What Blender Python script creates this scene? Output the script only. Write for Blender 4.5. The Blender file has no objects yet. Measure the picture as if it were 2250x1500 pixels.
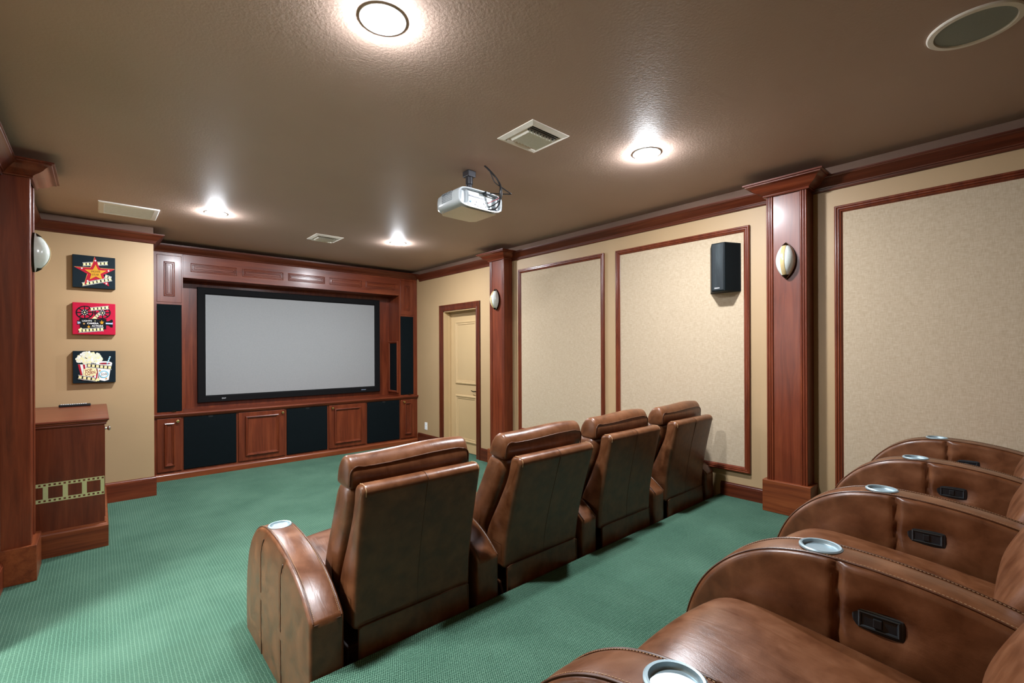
import bpy, bmesh, math, random
import numpy as np
from mathutils import Vector, Matrix, noise as mnoise
random.seed(7)
S = bpy.context.scene
COL = S.collection
PI = math.pi

# ------------------------------------------------------------------ room dimensions (metres, camera at x = 0, y = 0)
XR = 3.84          # right wall
XL = -0.46         # left wall
YF = 6.96          # front wall behind the cabinets
YB = -4.6          # back wall
YC = 6.60          # face of the built-in cabinets
ZC = 2.744         # ceiling
ZP = 0.278         # rear seating platform
YP = 1.735         # front edge of that platform
CAMZ = 1.463

# ------------------------------------------------------------------ materials
def new_mat(name):
    m = bpy.data.materials.new(name); m.use_nodes = True
    nt = m.node_tree
    for n in list(nt.nodes):
        nt.nodes.remove(n)
    out = nt.nodes.new('ShaderNodeOutputMaterial')
    b = nt.nodes.new('ShaderNodeBsdfPrincipled')
    nt.links.new(b.outputs[0], out.inputs[0])
    return m, nt, b

def node(nt, t, **kw):
    n = nt.nodes.new(t)
    for k, v in kw.items():
        if isinstance(k, str) and hasattr(n, k):
            setattr(n, k, v)
    return n

def coords(nt, scale=(1, 1, 1), rot=(0, 0, 0)):
    tc = nt.nodes.new('ShaderNodeTexCoord'); mp = nt.nodes.new('ShaderNodeMapping')
    nt.links.new(tc.outputs['Object'], mp.inputs[0])
    mp.inputs['Scale'].default_value = scale; mp.inputs['Rotation'].default_value = rot
    return mp.outputs[0]

def noise_tex(nt, vec, scale, detail=3.0, rough=0.55, dist=0.0):
    n = nt.nodes.new('ShaderNodeTexNoise')
    n.inputs['Scale'].default_value = scale; n.inputs['Detail'].default_value = detail
    n.inputs['Roughness'].default_value = rough; n.inputs['Distortion'].default_value = dist
    nt.links.new(vec, n.inputs['Vector'])
    return n.outputs['Fac']

def ramp(nt, fac, stops):
    r = nt.nodes.new('ShaderNodeValToRGB')
    el = r.color_ramp.elements
    while len(el) < len(stops):
        el.new(0.5)
    for e, (p, c) in zip(el, stops):
        e.position = p; e.color = (c[0], c[1], c[2], 1)
    nt.links.new(fac, r.inputs[0])
    return r.outputs[0]

def bump(nt, b, h, strength, dist):
    n = nt.nodes.new('ShaderNodeBump')
    n.inputs['Strength'].default_value = strength; n.inputs['Distance'].default_value = dist
    nt.links.new(h, n.inputs['Height']); nt.links.new(n.outputs[0], b.inputs['Normal'])
    return n

def math_n(nt, op, a, b=None):
    n = nt.nodes.new('ShaderNodeMath'); n.operation = op
    for i, v in enumerate((a, b)):
        if v is None: continue
        if isinstance(v, (int, float)): n.inputs[i].default_value = v
        else: nt.links.new(v, n.inputs[i])
    return n.outputs[0]

def plain(name, col, rough=0.5, metal=0.0, coat=0.0, spec=0.5, grain=0.0, gscale=60.0):
    m, nt, b = new_mat(name)
    b.inputs['Base Color'].default_value = (*col, 1)
    b.inputs['Roughness'].default_value = rough; b.inputs['Metallic'].default_value = metal
    b.inputs['Coat Weight'].default_value = coat; b.inputs['Specular IOR Level'].default_value = spec
    b.inputs['Coat Roughness'].default_value = 0.15
    v = coords(nt)
    f = noise_tex(nt, v, gscale, 2.0)
    k = max(grain, 0.03)
    c = ramp(nt, f, [(0.3, [x * (1 - k) for x in col]), (0.7, [min(1, x * (1 + k)) for x in col])])
    nt.links.new(c, b.inputs['Base Color'])
    return m

def emit(name, col, strength):
    m, nt, b = new_mat(name)
    b.inputs['Base Color'].default_value = (0.8, 0.8, 0.8, 1)
    b.inputs['Emission Color'].default_value = (*col, 1)
    b.inputs['Emission Strength'].default_value = strength
    return m

def wood(name, axis, dark, mid, light, rough=0.38, coat=0.24):
    """cherry veneer, the grain runs along axis"""
    m, nt, b = new_mat(name)
    sc = [9.0, 9.0, 9.0]; sc[axis] = 0.7
    v = coords(nt, sc)
    f1 = noise_tex(nt, v, 2.2, 4.0, 0.6, 0.6)
    sc2 = [160.0, 160.0, 160.0]; sc2[axis] = 5.0
    v2 = coords(nt, sc2)
    f2 = noise_tex(nt, v2, 1.0, 2.0)
    b.inputs['Specular IOR Level'].default_value = 0.3
    c1 = ramp(nt, f1, [(0.25, dark), (0.5, mid), (0.78, light)])
    mix = nt.nodes.new('ShaderNodeMixRGB'); mix.blend_type = 'MULTIPLY'; mix.inputs[0].default_value = 0.35
    c2 = ramp(nt, f2, [(0.3, (0.55, 0.5, 0.48)), (0.65, (1, 1, 1))])
    nt.links.new(c1, mix.inputs[1]); nt.links.new(c2, mix.inputs[2])
    nt.links.new(mix.outputs[0], b.inputs['Base Color'])
    b.inputs['Roughness'].default_value = rough
    b.inputs['Coat Weight'].default_value = coat; b.inputs['Coat Roughness'].default_value = 0.2
    bump(nt, b, f2, 0.06, 0.001)
    return m

M = {}
WD, WM, WL = (0.072, 0.0115, 0.0040), (0.135, 0.025, 0.008), (0.20, 0.044, 0.0145)
M['wood_z'] = wood('cherry_upright', 2, WD, WM, WL)
M['wood_y'] = wood('cherry_along_y', 1, WD, WM, WL)
M['wood_x'] = wood('cherry_along_x', 0, WD, WM, WL)
M['crown'] = wood('dark_cherry_along_y', 1, *[[q * 0.62 for q in c] for c in (WD, WM, WL)])
M['crown_z'] = wood('dark_cherry_upright', 2, *[[q * 0.62 for q in c] for c in (WD, WM, WL)])
M['crown_x'] = wood('dark_cherry_along_x', 0, *[[q * 0.62 for q in c] for c in (WD, WM, WL)])
M['plinth'] = wood('cherry_plinth', 1, (0.10, 0.020, 0.006), (0.19, 0.044, 0.012), (0.28, 0.078, 0.022), 0.42)
M['plinth_x'] = wood('cherry_plinth_x', 0, (0.10, 0.020, 0.006), (0.19, 0.044, 0.012), (0.28, 0.078, 0.022), 0.42)

def paint(name, col, rough, texscale, strength):
    m, nt, b = new_mat(name)
    v = coords(nt)
    f = noise_tex(nt, v, 1.3, 3.0)
    c = ramp(nt, f, [(0.3, [x * 0.96 for x in col]), (0.7, [x * 1.04 for x in col])])
    nt.links.new(c, b.inputs['Base Color'])
    b.inputs['Roughness'].default_value = rough
    h = noise_tex(nt, v, texscale, 4.0, 0.6)
    bump(nt, b, h, strength, 0.004)
    return m
M['wall'] = paint('tan_wall_paint', (0.385, 0.258, 0.134), 0.55, 140.0, 0.08)
M['ceiling'] = paint('brown_ceiling_paint', (0.47, 0.332, 0.265), 0.6, 75.0, 0.22)
M['frieze'] = paint('shaded_ceiling_paint', (0.15, 0.090, 0.062), 0.9, 75.0, 0.1)  # darker copy of the ceiling paint, its shaded tone put into the colour
M['door'] = paint('tan_door_paint', (0.47, 0.325, 0.165), 0.4, 90.0, 0.03)

def weave(name, ca, cb, sc):
    m, nt, b = new_mat(name)
    v1 = coords(nt, (1, 1, 0.12)); v2 = coords(nt, (0.12, 0.12, 1))
    f1 = noise_tex(nt, v1, sc, 2.0); f2 = noise_tex(nt, v2, sc, 2.0)
    s = math_n(nt, 'MULTIPLY', math_n(nt, 'ADD', f1, f2), 0.5)
    nt.links.new(ramp(nt, s, [(0.36, ca), (0.62, cb)]), b.inputs['Base Color'])
    b.inputs['Roughness'].default_value = 0.9; b.inputs['Specular IOR Level'].default_value = 0.1
    bump(nt, b, s, 0.25, 0.002)
    return m
M['fabric'] = weave('linen_panel_fabric', (0.385, 0.30, 0.20), (0.48, 0.385, 0.275), 260.0)
M['cloth'] = weave('black_speaker_cloth', (0.0015, 0.0035, 0.0045), (0.0035, 0.0065, 0.008), 420.0)

def carpet(name, along_y, strength=1.0):
    """green loop carpet: narrow pale ribs with short dark knots between them"""
    m, nt, b = new_mat(name)
    tc = nt.nodes.new('ShaderNodeTexCoord')
    wob = nt.nodes.new('ShaderNodeTexNoise'); wob.inputs['Scale'].default_value = 35.0
    nt.links.new(tc.outputs['Object'], wob.inputs['Vector'])
    sep = nt.nodes.new('ShaderNodeSeparateXYZ'); nt.links.new(tc.outputs['Object'], sep.inputs[0])
    a, c = (sep.outputs[0], sep.outputs[1]) if along_y else (sep.outputs[1], sep.outputs[0])
    w = math_n(nt, 'MULTIPLY', math_n(nt, 'SUBTRACT', wob.outputs['Fac'], 0.5), 0.007)
    a = math_n(nt, 'ADD', a, w)
    ph = math_n(nt, 'FRACT', math_n(nt, 'MULTIPLY', a, 1 / 0.0158))
    tri = math_n(nt, 'ABSOLUTE', math_n(nt, 'SUBTRACT', ph, 0.5))            # 0 at the rib, 0.5 between ribs
    rib = nt.nodes.new('ShaderNodeMapRange'); rib.inputs['From Min'].default_value = 0.05; rib.inputs['From Max'].default_value = 0.16
    rib.inputs['To Min'].default_value = 1.0; rib.inputs['To Max'].default_value = 0.0
    nt.links.new(tri, rib.inputs['Value'])
    row = math_n(nt, 'FLOOR', math_n(nt, 'MULTIPLY', a, 2 / 0.0158))
    shift = math_n(nt, 'MULTIPLY', row, 0.5)
    w2 = math_n(nt, 'MULTIPLY', math_n(nt, 'SUBTRACT', wob.outputs['Fac'], 0.5), 0.9)
    kn = math_n(nt, 'FRACT', math_n(nt, 'ADD', math_n(nt, 'ADD', math_n(nt, 'MULTIPLY', c, 1 / 0.0088), shift), w2))
    knot = math_n(nt, 'ABSOLUTE', math_n(nt, 'SUBTRACT', kn, 0.5))           # 0.5 at a dark gap
    v = coords(nt)
    fine = noise_tex(nt, v, 330.0, 2.0); big = noise_tex(nt, v, 2.6, 3.0, 0.5)
    k2 = math_n(nt, 'MULTIPLY', math_n(nt, 'POWER', math_n(nt, 'MULTIPLY', knot, 2.0), 2.0), 0.62 * strength)
    hgt = math_n(nt, 'SUBTRACT', math_n(nt, 'ADD', math_n(nt, 'MULTIPLY', rib.outputs[0], 0.24 if along_y else 0.10), math_n(nt, 'MULTIPLY', fine, 0.75)), k2)
    tot = math_n(nt, 'ADD', math_n(nt, 'ADD', hgt, math_n(nt, 'MULTIPLY', math_n(nt, 'SUBTRACT', big, 0.5), 0.35)), 0.22)
    col = ramp(nt, tot, [(0.05, (0.005, 0.025, 0.014)), (0.40, (0.042, 0.106, 0.068)), (0.86, (0.155, 0.27, 0.19))])
    nt.links.new(col, b.inputs['Base Color'])
    b.inputs['Roughness'].default_value = 0.95; b.inputs['Specular IOR Level'].default_value = 0.08
    b.inputs['Sheen Weight'].default_value = 0.10; b.inputs['Sheen Roughness'].default_value = 0.5
    b.inputs['Sheen Tint'].default_value = (0.5, 0.9, 0.7, 1)
    bump(nt, b, hgt, 0.8, 0.006)
    return m
M['carpet'] = carpet('green_rib_carpet', True)
M['carpet_platform'] = carpet('green_rib_carpet_crosswise', False, 1.15)

def leather(name, k=1.0):
    m, nt, b = new_mat(name)
    v = coords(nt)
    f = noise_tex(nt, v, 13.0, 4.0, 0.55, 0.3)
    c = ramp(nt, f, [(0.27, (0.075 * k, 0.0225 * k, 0.007 * k)), (0.5, (0.132 * k, 0.046 * k, 0.0165 * k)), (0.75, (0.19 * k, 0.075 * k, 0.031 * k))])
    nt.links.new(c, b.inputs['Base Color'])
    r = ramp(nt, f, [(0.3, (0.29,) * 3), (0.7, (0.39,) * 3)])
    nt.links.new(r, b.inputs['Roughness'])
    b.inputs['Specular IOR Level'].default_value = 0.42
    b.inputs['Coat Weight'].default_value = 0.12; b.inputs['Coat Roughness'].default_value = 0.3
    vo = nt.nodes.new('ShaderNodeTexVoronoi'); vo.inputs['Scale'].default_value = 420.0
    nt.links.new(v, vo.inputs['Vector'])
    wr = noise_tex(nt, coords(nt, (14, 3.0, 6)), 1.6, 4.0, 0.6, 1.2)
    h = math_n(nt, 'ADD', math_n(nt, 'MULTIPLY', vo.outputs['Distance'], 0.06), math_n(nt, 'MULTIPLY', wr, 0.9))
    bump(nt, b, h, 0.22, 0.006)
    return m
M['leather'] = leather('brown_leather', 0.92)
M['leather_dark'] = plain('dark_leather_piping', (0.075, 0.026, 0.010), 0.4, grain=0.2)
M['stitch'] = plain('tan_stitching_thread', (0.42, 0.26, 0.13), 0.7)
M['black'] = plain('black_plastic', (0.006, 0.008, 0.010), 0.35)
M['black_soft'] = plain('black_velvet_frame', (0.0035, 0.0035, 0.004), 0.8, spec=0.15)
M['screen'] = plain('grey_screen_fabric', (0.265, 0.27, 0.272), 0.85, spec=0.1, grain=0.01)
M['white'] = plain('white_enamel', (0.86, 0.85, 0.82), 0.35)
M['vent'] = plain('cream_vent_metal', (0.82, 0.77, 0.69), 0.4)
M['grille_grey'] = plain('grey_speaker_mesh', (0.27, 0.30, 0.275), 0.7, grain=0.08, gscale=500)
M['diffuser'] = plain('white_lattice_panel', (0.82, 0.90, 0.95), 0.45, grain=0.04, gscale=30)
M['brass'] = plain('polished_brass', (0.72, 0.52, 0.24), 0.2, 1.0)
M['nickel'] = plain('brushed_nickel', (0.62, 0.60, 0.55), 0.25, 1.0)
M['steel'] = plain('stainless_cup', (0.33, 0.43, 0.47), 0.4, 0.5)
M['darkbrass'] = plain('dark_bronze', (0.03, 0.022, 0.012), 0.3, 0.8)
M['goldband'] = plain('amber_gold_glass', (0.62, 0.47, 0.23), 0.2, 0.25)
M['frost'] = plain('frosted_glass_shade', (0.66, 0.71, 0.66), 0.25, coat=0.6)
M['film'] = plain('brass_film_inlay', (0.56, 0.55, 0.27), 0.32, 0.25)
M['projwhite'] = plain('white_projector_plastic', (0.45, 0.49, 0.51), 0.3, coat=0.1)
M['projcream'] = plain('cream_projector_plastic', (0.80, 0.70, 0.58), 0.32)
M['gunmetal'] = plain('grey_mount_metal', (0.075, 0.075, 0.085), 0.35, 0.6)
M['ventgrey'] = plain('grey_vent_plastic', (0.20, 0.22, 0.24), 0.4)
M['portwhite'] = plain('white_port_panel', (0.58, 0.66, 0.68), 0.4)
M['badge'] = plain('silver_badge', (0.42, 0.44, 0.46), 0.4)
M['cable'] = plain('black_cable_rubber', (0.006, 0.006, 0.007), 0.4)
M['red'] = plain('red_plug', (0.45, 0.03, 0.05), 0.4)
M['blueplug'] = plain('blue_plug', (0.10, 0.24, 0.42), 0.4)
M['switch'] = plain('black_switch_plastic', (0.006, 0.011, 0.015), 0.28, coat=0.3)
M['speakerwood'] = wood('black_ash_veneer', 2, (0.003, 0.0055, 0.007), (0.007, 0.012, 0.0145), (0.035, 0.05, 0.055), 0.6, 0.02)
M['speakerbody'] = plain('black_speaker_body', (0.004, 0.0075, 0.009), 0.55, spec=0.15)
M['lamp'] = emit('glowing_lamp_lens', (0.94, 0.985, 1.05), 1000.0)
M['added_hall_lamp'] = emit('added_hall_lamp_panel', (0.95, 0.98, 1.0), 250.0)  # unseen lamp, added to brighten the carpet and nearest armrest
M['hallwall'] = paint('white_hall_paint', (0.70, 0.72, 0.74), 0.6, 120.0, 0.05)

def flat(name, col, rough=0.55):
    return plain('paint_' + name, col, rough, grain=0.05, gscale=25, spec=0.2)
ART = [flat('navy', (0.0012, 0.0085, 0.0145)), flat('red', (0.38, 0.006, 0.024)), flat('gold', (0.56, 0.28, 0.02)), flat('cream', (0.80, 0.70, 0.36)),
       flat('white', (0.80, 0.80, 0.80)), flat('black', (0.001, 0.0025, 0.005)), flat('crimson', (0.42, 0.004, 0.034)), flat('skyblue', (0.10, 0.50, 0.68)),
       flat('popcorn', (0.72, 0.74, 0.60)), flat('maroon', (0.26, 0.012, 0.03)), flat('orange', (0.62, 0.33, 0.10)), flat('steelblue', (0.33, 0.42, 0.58)), flat('butter', (0.82, 0.76, 0.42))]
NAVY, RED, GOLD, CREAM, WHITE, BLACK, CRIMSON, SKY, POP, MAROON, ORANGE, STEEL, BUTTER = range(13)

# ------------------------------------------------------------------ mesh builder
class MB:
    def __init__(self):
        self.v = []; self.f = []; self.m = []
    def face(self, pts, mi=0):
        i = len(self.v); self.v += [tuple(p) for p in pts]
        self.f.append(tuple(range(i, i + len(pts)))); self.m.append(mi)
    def grid(self, rows, closed_u=False, closed_v=False, mi=0, cap0=False, cap1=False):
        """rows: list of equal-length point lists"""
        i0 = len(self.v); n = len(rows[0]); R = len(rows)
        for r in rows: self.v += [tuple(p) for p in r]
        for a in range(R if closed_v else R - 1):
            b = (a + 1) % R
            for j in range(n if closed_u else n - 1):
                k = (j + 1) % n
                self.f.append((i0 + a * n + j, i0 + a * n + k, i0 + b * n + k, i0 + b * n + j)); self.m.append(mi)
        if cap0: self.f.append(tuple(i0 + j for j in range(n))[::-1]); self.m.append(mi)
        if cap1: self.f.append(tuple(i0 + (R - 1) * n + j for j in range(n))); self.m.append(mi)
    def box(self, x0, x1, y0, y1, z0, z1, mi=0):
        p = [(x0, y0, z0), (x1, y0, z0), (x1, y1, z0), (x0, y1, z0), (x0, y0, z1), (x1, y0, z1), (x1, y1, z1), (x0, y1, z1)]
        i = len(self.v); self.v += p
        for q in ((0, 3, 2, 1), (4, 5, 6, 7), (0, 1, 5, 4), (1, 2, 6, 5), (2, 3, 7, 6), (3, 0, 4, 7)):
            self.f.append(tuple(i + k for k in q)); self.m.append(mi)
    def prism(self, pts, h0, h1, fn, mi=0):
        """planar outline pts (u, v) between heights h0 and h1; fn maps (u, v, h) to space"""
        self.grid([[fn(u, v, h0) for u, v in pts], [fn(u, v, h1) for u, v in pts]], closed_u=True, mi=mi, cap0=True, cap1=True)
    def tube(self, path, r, n=8, closed=False, caps=True, mi=0):
        P = [Vector(p) for p in path]; rows = []
        N = len(P); rr = r if isinstance(r, (list, tuple)) else [r] * N
        ref = None
        for i, p in enumerate(P):
            a = P[(i - 1) % N] if (closed or i > 0) else P[i]
            b = P[(i + 1) % N] if (closed or i < N - 1) else P[i]
            t = (b - a).normalized()
            if ref is None:
                ref = t.orthogonal().normalized()
            ref = (ref - t * ref.dot(t))
            ref = ref.normalized() if ref.length > 1e-6 else t.orthogonal().normalized()
            bi = t.cross(ref)
            rows.append([tuple(p + (ref * math.cos(q) + bi * math.sin(q)) * rr[i]) for q in [2 * PI * k / n for k in range(n)]])
        self.grid(rows, closed_u=True, closed_v=closed, mi=mi, cap0=caps and not closed, cap1=caps and not closed)
    def lathe(self, prof, fn, n=32, mi=0, cap0=False, cap1=False):
        """prof: (radius, height); fn maps (x, y, h) to space"""
        rows = [[fn(r * math.cos(2 * PI * k / n), r * math.sin(2 * PI * k / n), h) for k in range(n)] for r, h in prof]
        self.grid(rows, closed_u=True, mi=mi, cap0=cap0, cap1=cap1)
    def build(self, name, mats, parent=None, origin=(0, 0, 0), bevel=0.0, smooth=None, weld=1e-5, seg=2):
        if not isinstance(mats, (list, tuple)): mats = [mats]
        me = bpy.data.meshes.new(name)
        o = Vector(origin)
        me.from_pydata([tuple(Vector(p) - o) for p in self.v], [], self.f)
        for m in mats: me.materials.append(m)
        me.polygons.foreach_set('material_index', self.m)
        bm = bmesh.new(); bm.from_mesh(me)
        if weld: bmesh.ops.remove_doubles(bm, verts=bm.verts, dist=weld)
        bmesh.ops.recalc_face_normals(bm, faces=bm.faces)
        bm.to_mesh(me); bm.free()
        if smooth is not None:
            for p in me.polygons: p.use_smooth = True
            me.set_sharp_from_angle(angle=math.radians(smooth))
        ob = bpy.data.objects.new(name, me)
        if parent is not None:
            ob.parent = parent
        else:
            ob.location = o
        COL.objects.link(ob)
        if bevel:
            md = ob.modifiers.new('Bevel', 'BEVEL'); md.width = bevel; md.segments = seg
            md.limit_method = 'ANGLE'; md.angle_limit = math.radians(35)
        return ob

def tag(o, label=None, cat=None, group=None, kind=None):
    if label: o['label'] = label
    if cat: o['category'] = cat
    if group: o['group'] = group
    if kind: o['kind'] = kind
    return o

def thing(name, label, cat, loc=(0, 0, 0), group=None, kind=None):
    o = bpy.data.objects.new(name, None); o.empty_display_size = 0.1
    o.location = loc; COL.objects.link(o)
    return tag(o, label, cat, group, kind)

def part(mb, name, mat, parent, **kw):
    """mesh given in room coordinates, parented to an Empty (or to a part of it)"""
    root = parent
    while root.parent is not None: root = root.parent
    return mb.build(name, mat, parent, origin=tuple(root.location), **kw)

def struct(mb, name, mat, label=None, **kw):
    o = mb.build(name, mat, None, **kw)
    return tag(o, label, None, None, 'structure')

# coordinate frames for things on the walls: (u along, v up, h out of the wall)
def FR(u, v, h): return (XR - h, u, v)            # right wall, u = y
def FL(u, v, h): return (XL + h, u, v)            # left wall, u = y
def FC(u, v, h): return (u, YC - h, v)            # cabinet face, u = x
def FY(y): return lambda u, v, h: (u, y - h, v)

def moulding(mb, rect, prof, fn, mi=0):
    """mitred frame: rect = (u0, u1, v0, v1) outer edge, prof = (inset, height)"""
    u0, u1, v0, v1 = rect
    rows = [[fn(u0 + d, v0 + d, h), fn(u1 - d, v0 + d, h), fn(u1 - d, v1 - d, h), fn(u0 + d, v1 - d, h)] for d, h in prof]
    mb.grid(rows, closed_u=True, mi=mi)

def sweep(mb, path, prof, fn, side=1.0, mi=0, caps=True):
    """open planar path in (u, v); prof = (offset to the left of the path * side, height)"""
    P = [Vector(p) for p in path]; n = len(P); offs = []
    for i in range(n):
        d0 = (P[i] - P[i - 1]).normalized() if i > 0 else None
        d1 = (P[i + 1] - P[i]).normalized() if i < n - 1 else None
        if d0 is None: d0 = d1
        if d1 is None: d1 = d0
        n0 = Vector((-d0.y, d0.x)); n1 = Vector((-d1.y, d1.x))
        b = (n0 + n1); b = b / max(1e-6, (1 + n0.dot(n1)))
        offs.append(b * side)
    rows = [[fn(P[i].x + offs[i].x * d, P[i].y + offs[i].y * d, h) for d, h in prof] for i in range(n)]
    mb.grid(rows, closed_u=True, mi=mi, cap0=caps, cap1=caps)

# ------------------------------------------------------------------ text as mesh polygons
def text_polys(s, size=1.0, shear=0.0, bold=0.0):
    cu = bpy.data.curves.new('lettering', 'FONT'); cu.body = s; cu.size = size
    cu.align_x = 'CENTER'; cu.align_y = 'CENTER'; cu.shear = shear; cu.offset = bold
    cu.resolution_u = 3
    ob = bpy.data.objects.new('lettering', cu); COL.objects.link(ob)
    dg = bpy.context.evaluated_depsgraph_get(); dg.update()
    me = ob.evaluated_get(dg).to_mesh()
    polys = [[(me.vertices[i].co.x, me.vertices[i].co.y) for i in p.vertices] for p in me.polygons]
    ob.evaluated_get(dg).to_mesh_clear()
    bpy.data.objects.remove(ob); bpy.data.curves.remove(cu)
    return polys

# ================================================================== SETTING
def build_setting():
    m = MB(); m.box(XL - 0.1, XR + 0.2, YP, YF + 0.1, -0.06, 0.0)
    m.box(XL - 0.1, XL, YB, YP, -0.06, 0.0)
    struct(m, 'floor', M['carpet'], 'green ribbed carpet on the lower floor')
    m = MB(); m.box(XL - 0.1, XR + 0.15, YB - 0.1, YP, -0.06, ZP)
    struct(m, 'floor_platform', M['carpet_platform'], 'green carpet on the raised rear platform', bevel=0.012, seg=3)
    m = MB(); m.box(XL - 0.2, XR + 0.2, YB - 0.2, YF + 0.2, ZC, ZC + 0.08)
    struct(m, 'ceiling', M['ceiling'], 'brown painted ceiling')
    # right wall with the door opening
    D0, D1, DT = 5.03, 5.834, 2.055
    m = MB(); m.box(XR, XR + 0.15, YB - 0.1, D0, 0, ZC); m.box(XR, XR + 0.15, D1, YF + 0.1, 0, ZC); m.box(XR, XR + 0.15, D0, D1, DT, ZC)
    struct(m, 'wall_right', M['wall'])
    # left wall with a doorway to a guessed, unseen hall, lit for carpet and armrest
    W0, W1, WT = 2.2, 3.3, 2.1
    m = MB(); m.box(XL - 0.12, XL, YB - 0.1, W0, 0, ZC); m.box(XL - 0.12, XL, W1, 6.2, 0, ZC); m.box(XL - 0.12, XL, W0, W1, WT, ZC)
    struct(m, 'wall_left', M['wall'])
    m = MB(); sweep(m, [(W0, 0), (W0, WT), (W1, WT), (W1, 0)], [(0, -0.12), (0, 0.012), (0.055, 0.015), (0.07, 0.022), (0.09, 0.018), (0.09, 0), (-0.002, 0), (-0.002, -0.12)], FL, 1)
    struct(m, 'trim_7', M['wood_z'])
    hx = XL - 0.12
    m = MB(); m.box(hx - 1.5, hx - 1.4, 1.4, 4.1, 0, ZC); m.box(hx - 1.4, hx, 1.4, 1.5, 0, ZC); m.box(hx - 1.4, hx, 4.0, 4.1, 0, ZC)
    struct(m, 'wall_hall', M['hallwall'])
    m = MB(); m.box(hx - 1.5, XL - 0.1, 1.4, 4.1, -0.06, 0.0)
    struct(m, 'floor_hall', M['carpet'])
    m = MB(); m.box(hx - 1.5, XL - 0.2, 1.4, 4.1, ZC, ZC + 0.08)
    struct(m, 'ceiling_hall', M['hallwall'])
    hl = thing('added_hall_light', 'square ceiling light added in an unseen, guessed hall beyond the left doorway', 'ceiling light', (hx - 0.62, 2.75, ZC))
    m = MB(); m.box(hx - 0.82, hx - 0.42, 2.55, 2.95, ZC - 0.05, ZC - 0.04); part(m, 'diffuser', M['added_hall_lamp'], hl)
    m = MB(); moulding(m, (hx - 0.85, hx - 0.39, 2.52, 2.98), [(0, 0), (0, 0.055), (0.03, 0.055), (0.03, 0.0)], lambda u, v, h: (u, v, ZC - h)); part(m, 'frame', M['white'], hl)
    m = MB(); m.box(XL - 0.1, XR + 0.15, YB - 0.1, YB, 0, ZC)
    struct(m, 'wall_back', M['wood_z'])
    m = MB(); m.box(0.43, XR + 0.15, YF, YF + 0.1, 0, ZC)
    struct(m, 'wall_front', M['wall'])
    m = MB(); m.box(XL - 0.1, 0.428, 6.0, 6.12, 0, ZC); m.box(0.33, 0.428, 6.12, YF + 0.1, 0, ZC)
    struct(m, 'wall_front_left', M['wall'])

    # crown mouldings, a little below the ceiling
    CP = [(0, 2.577), (0.012, 2.577), (0.016, 2.584), (0.018, 2.594), (0.024, 2.596), (0.026, 2.603), (0.034, 2.612), (0.046, 2.622), (0.060, 2.636), (0.070, 2.648), (0.078, 2.652), (0.080, 2.657), (0.085, 2.659), (0.085, 2.668), (0, 2.668)]
    def plan(u, v, h): return (u, v, h)
    segs = [('trim_1', [(XR, YB), (XR, 1.046)], 1), ('trim_2', [(XR, 1.312), (XR, 4.294)], 1), ('trim_3', [(XR, 4.572), (XR, YC - 0.09)], 1)]
    for nm, path, sd in segs:
        m = MB(); sweep(m, path, CP, plan, sd)
        struct(m, nm, M['crown'], smooth=25)
    m = MB(); sweep(m, [(XL, 6.0), (0.428, 6.0), (0.428, 6.51)], CP, plan, -1)
    struct(m, 'trim_4', M['crown_x'], smooth=25)
    m = MB(); sweep(m, [(XL, YB), (XL, 4.294)], CP, plan, -1); sweep(m, [(XL, 4.572), (XL, 6.0)], CP, plan, -1)
    struct(m, 'trim_5', M['crown'], smooth=25)
    # strip of wall above the crown: ceiling paint with its shadow tone put in
    m = MB(); m.box(XR - 0.003, XR, YB, YF, 2.66, ZC - 0.0005); m.box(XL, XL + 0.003, YB, 6.0, 2.66, ZC - 0.0005)
    m.box(XL, 0.431, 5.997, 6.0, 2.66, ZC - 0.0005); m.box(0.428, 0.431, 5.997, 6.6, 2.66, ZC - 0.0005)
    struct(m, 'trim_6', M['frieze'])

    # baseboards
    def bb(z0, z1): return [(0, z0), (0.017, z0), (0.017, z1 - 0.022), (0.013, z1 - 0.02), (0.012, z1 - 0.012), (0.007, z1 - 0.006), (0.006, z1), (0, z1)]
    m = MB(); sweep(m, [(XR, YB), (XR, 1.03)], bb(ZP, 0.388), plan, 1); sweep(m, [(XR, 1.335), (XR, 1.714)], bb(ZP, 0.388), plan, 1)
    sweep(m, [(XR, YP + 0.01), (XR, 4.27)], bb(0, 0.165), plan, 1)
    sweep(m, [(XR, 4.60), (XR, 4.937)], bb(0, 0.165), plan, 1); sweep(m, [(XR, 5.937), (XR, YC - 0.03)], bb(0, 0.165), plan, 1)
    struct(m, 'baseboard_right', M['crown'])
    m = MB(); sweep(m, [(XL, 6.0), (0.428, 6.0), (0.428, 6.56)], bb(0, 0.194), plan, -1)
    struct(m, 'baseboard_front', M['wood_x'])
    m = MB(); sweep(m, [(XL, 3.42), (XL, 4.27)], bb(0, 0.165), plan, -1)
    struct(m, 'baseboard_left', M['wood_y'])

    # door on the right wall
    d = thing('door_1', 'tan two-panel door in a dark wood casing beside the cabinets', None, (XR, 5.43, 0), kind='structure')
    m = MB(); sweep(m, [(D0, 0), (D0, DT), (D1, DT), (D1, 0)], [(0, 0), (0, 0.012), (0.012, 0.016), (0.02, 0.012), (0.055, 0.015), (0.07, 0.022), (0.088, 0.022), (0.09, 0.018), (0.09, 0)], FR, 1)
    part(m, 'casing', M['crown_z'], d, smooth=25)
    m = MB()
    for a, b in ((D0, D0 + 0.012), (D1 - 0.012, D1)): m.box(XR - 0.001, XR + 0.15, a, b, 0, DT)
    m.box(XR - 0.001, XR + 0.15, D0, D1, DT - 0.012, DT)
    for a, b in ((D0 + 0.012, D0 + 0.024), (D1 - 0.024, D1 - 0.012)): m.box(XR + 0.085, XR + 0.118, a, b, 0, DT - 0.012)
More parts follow.
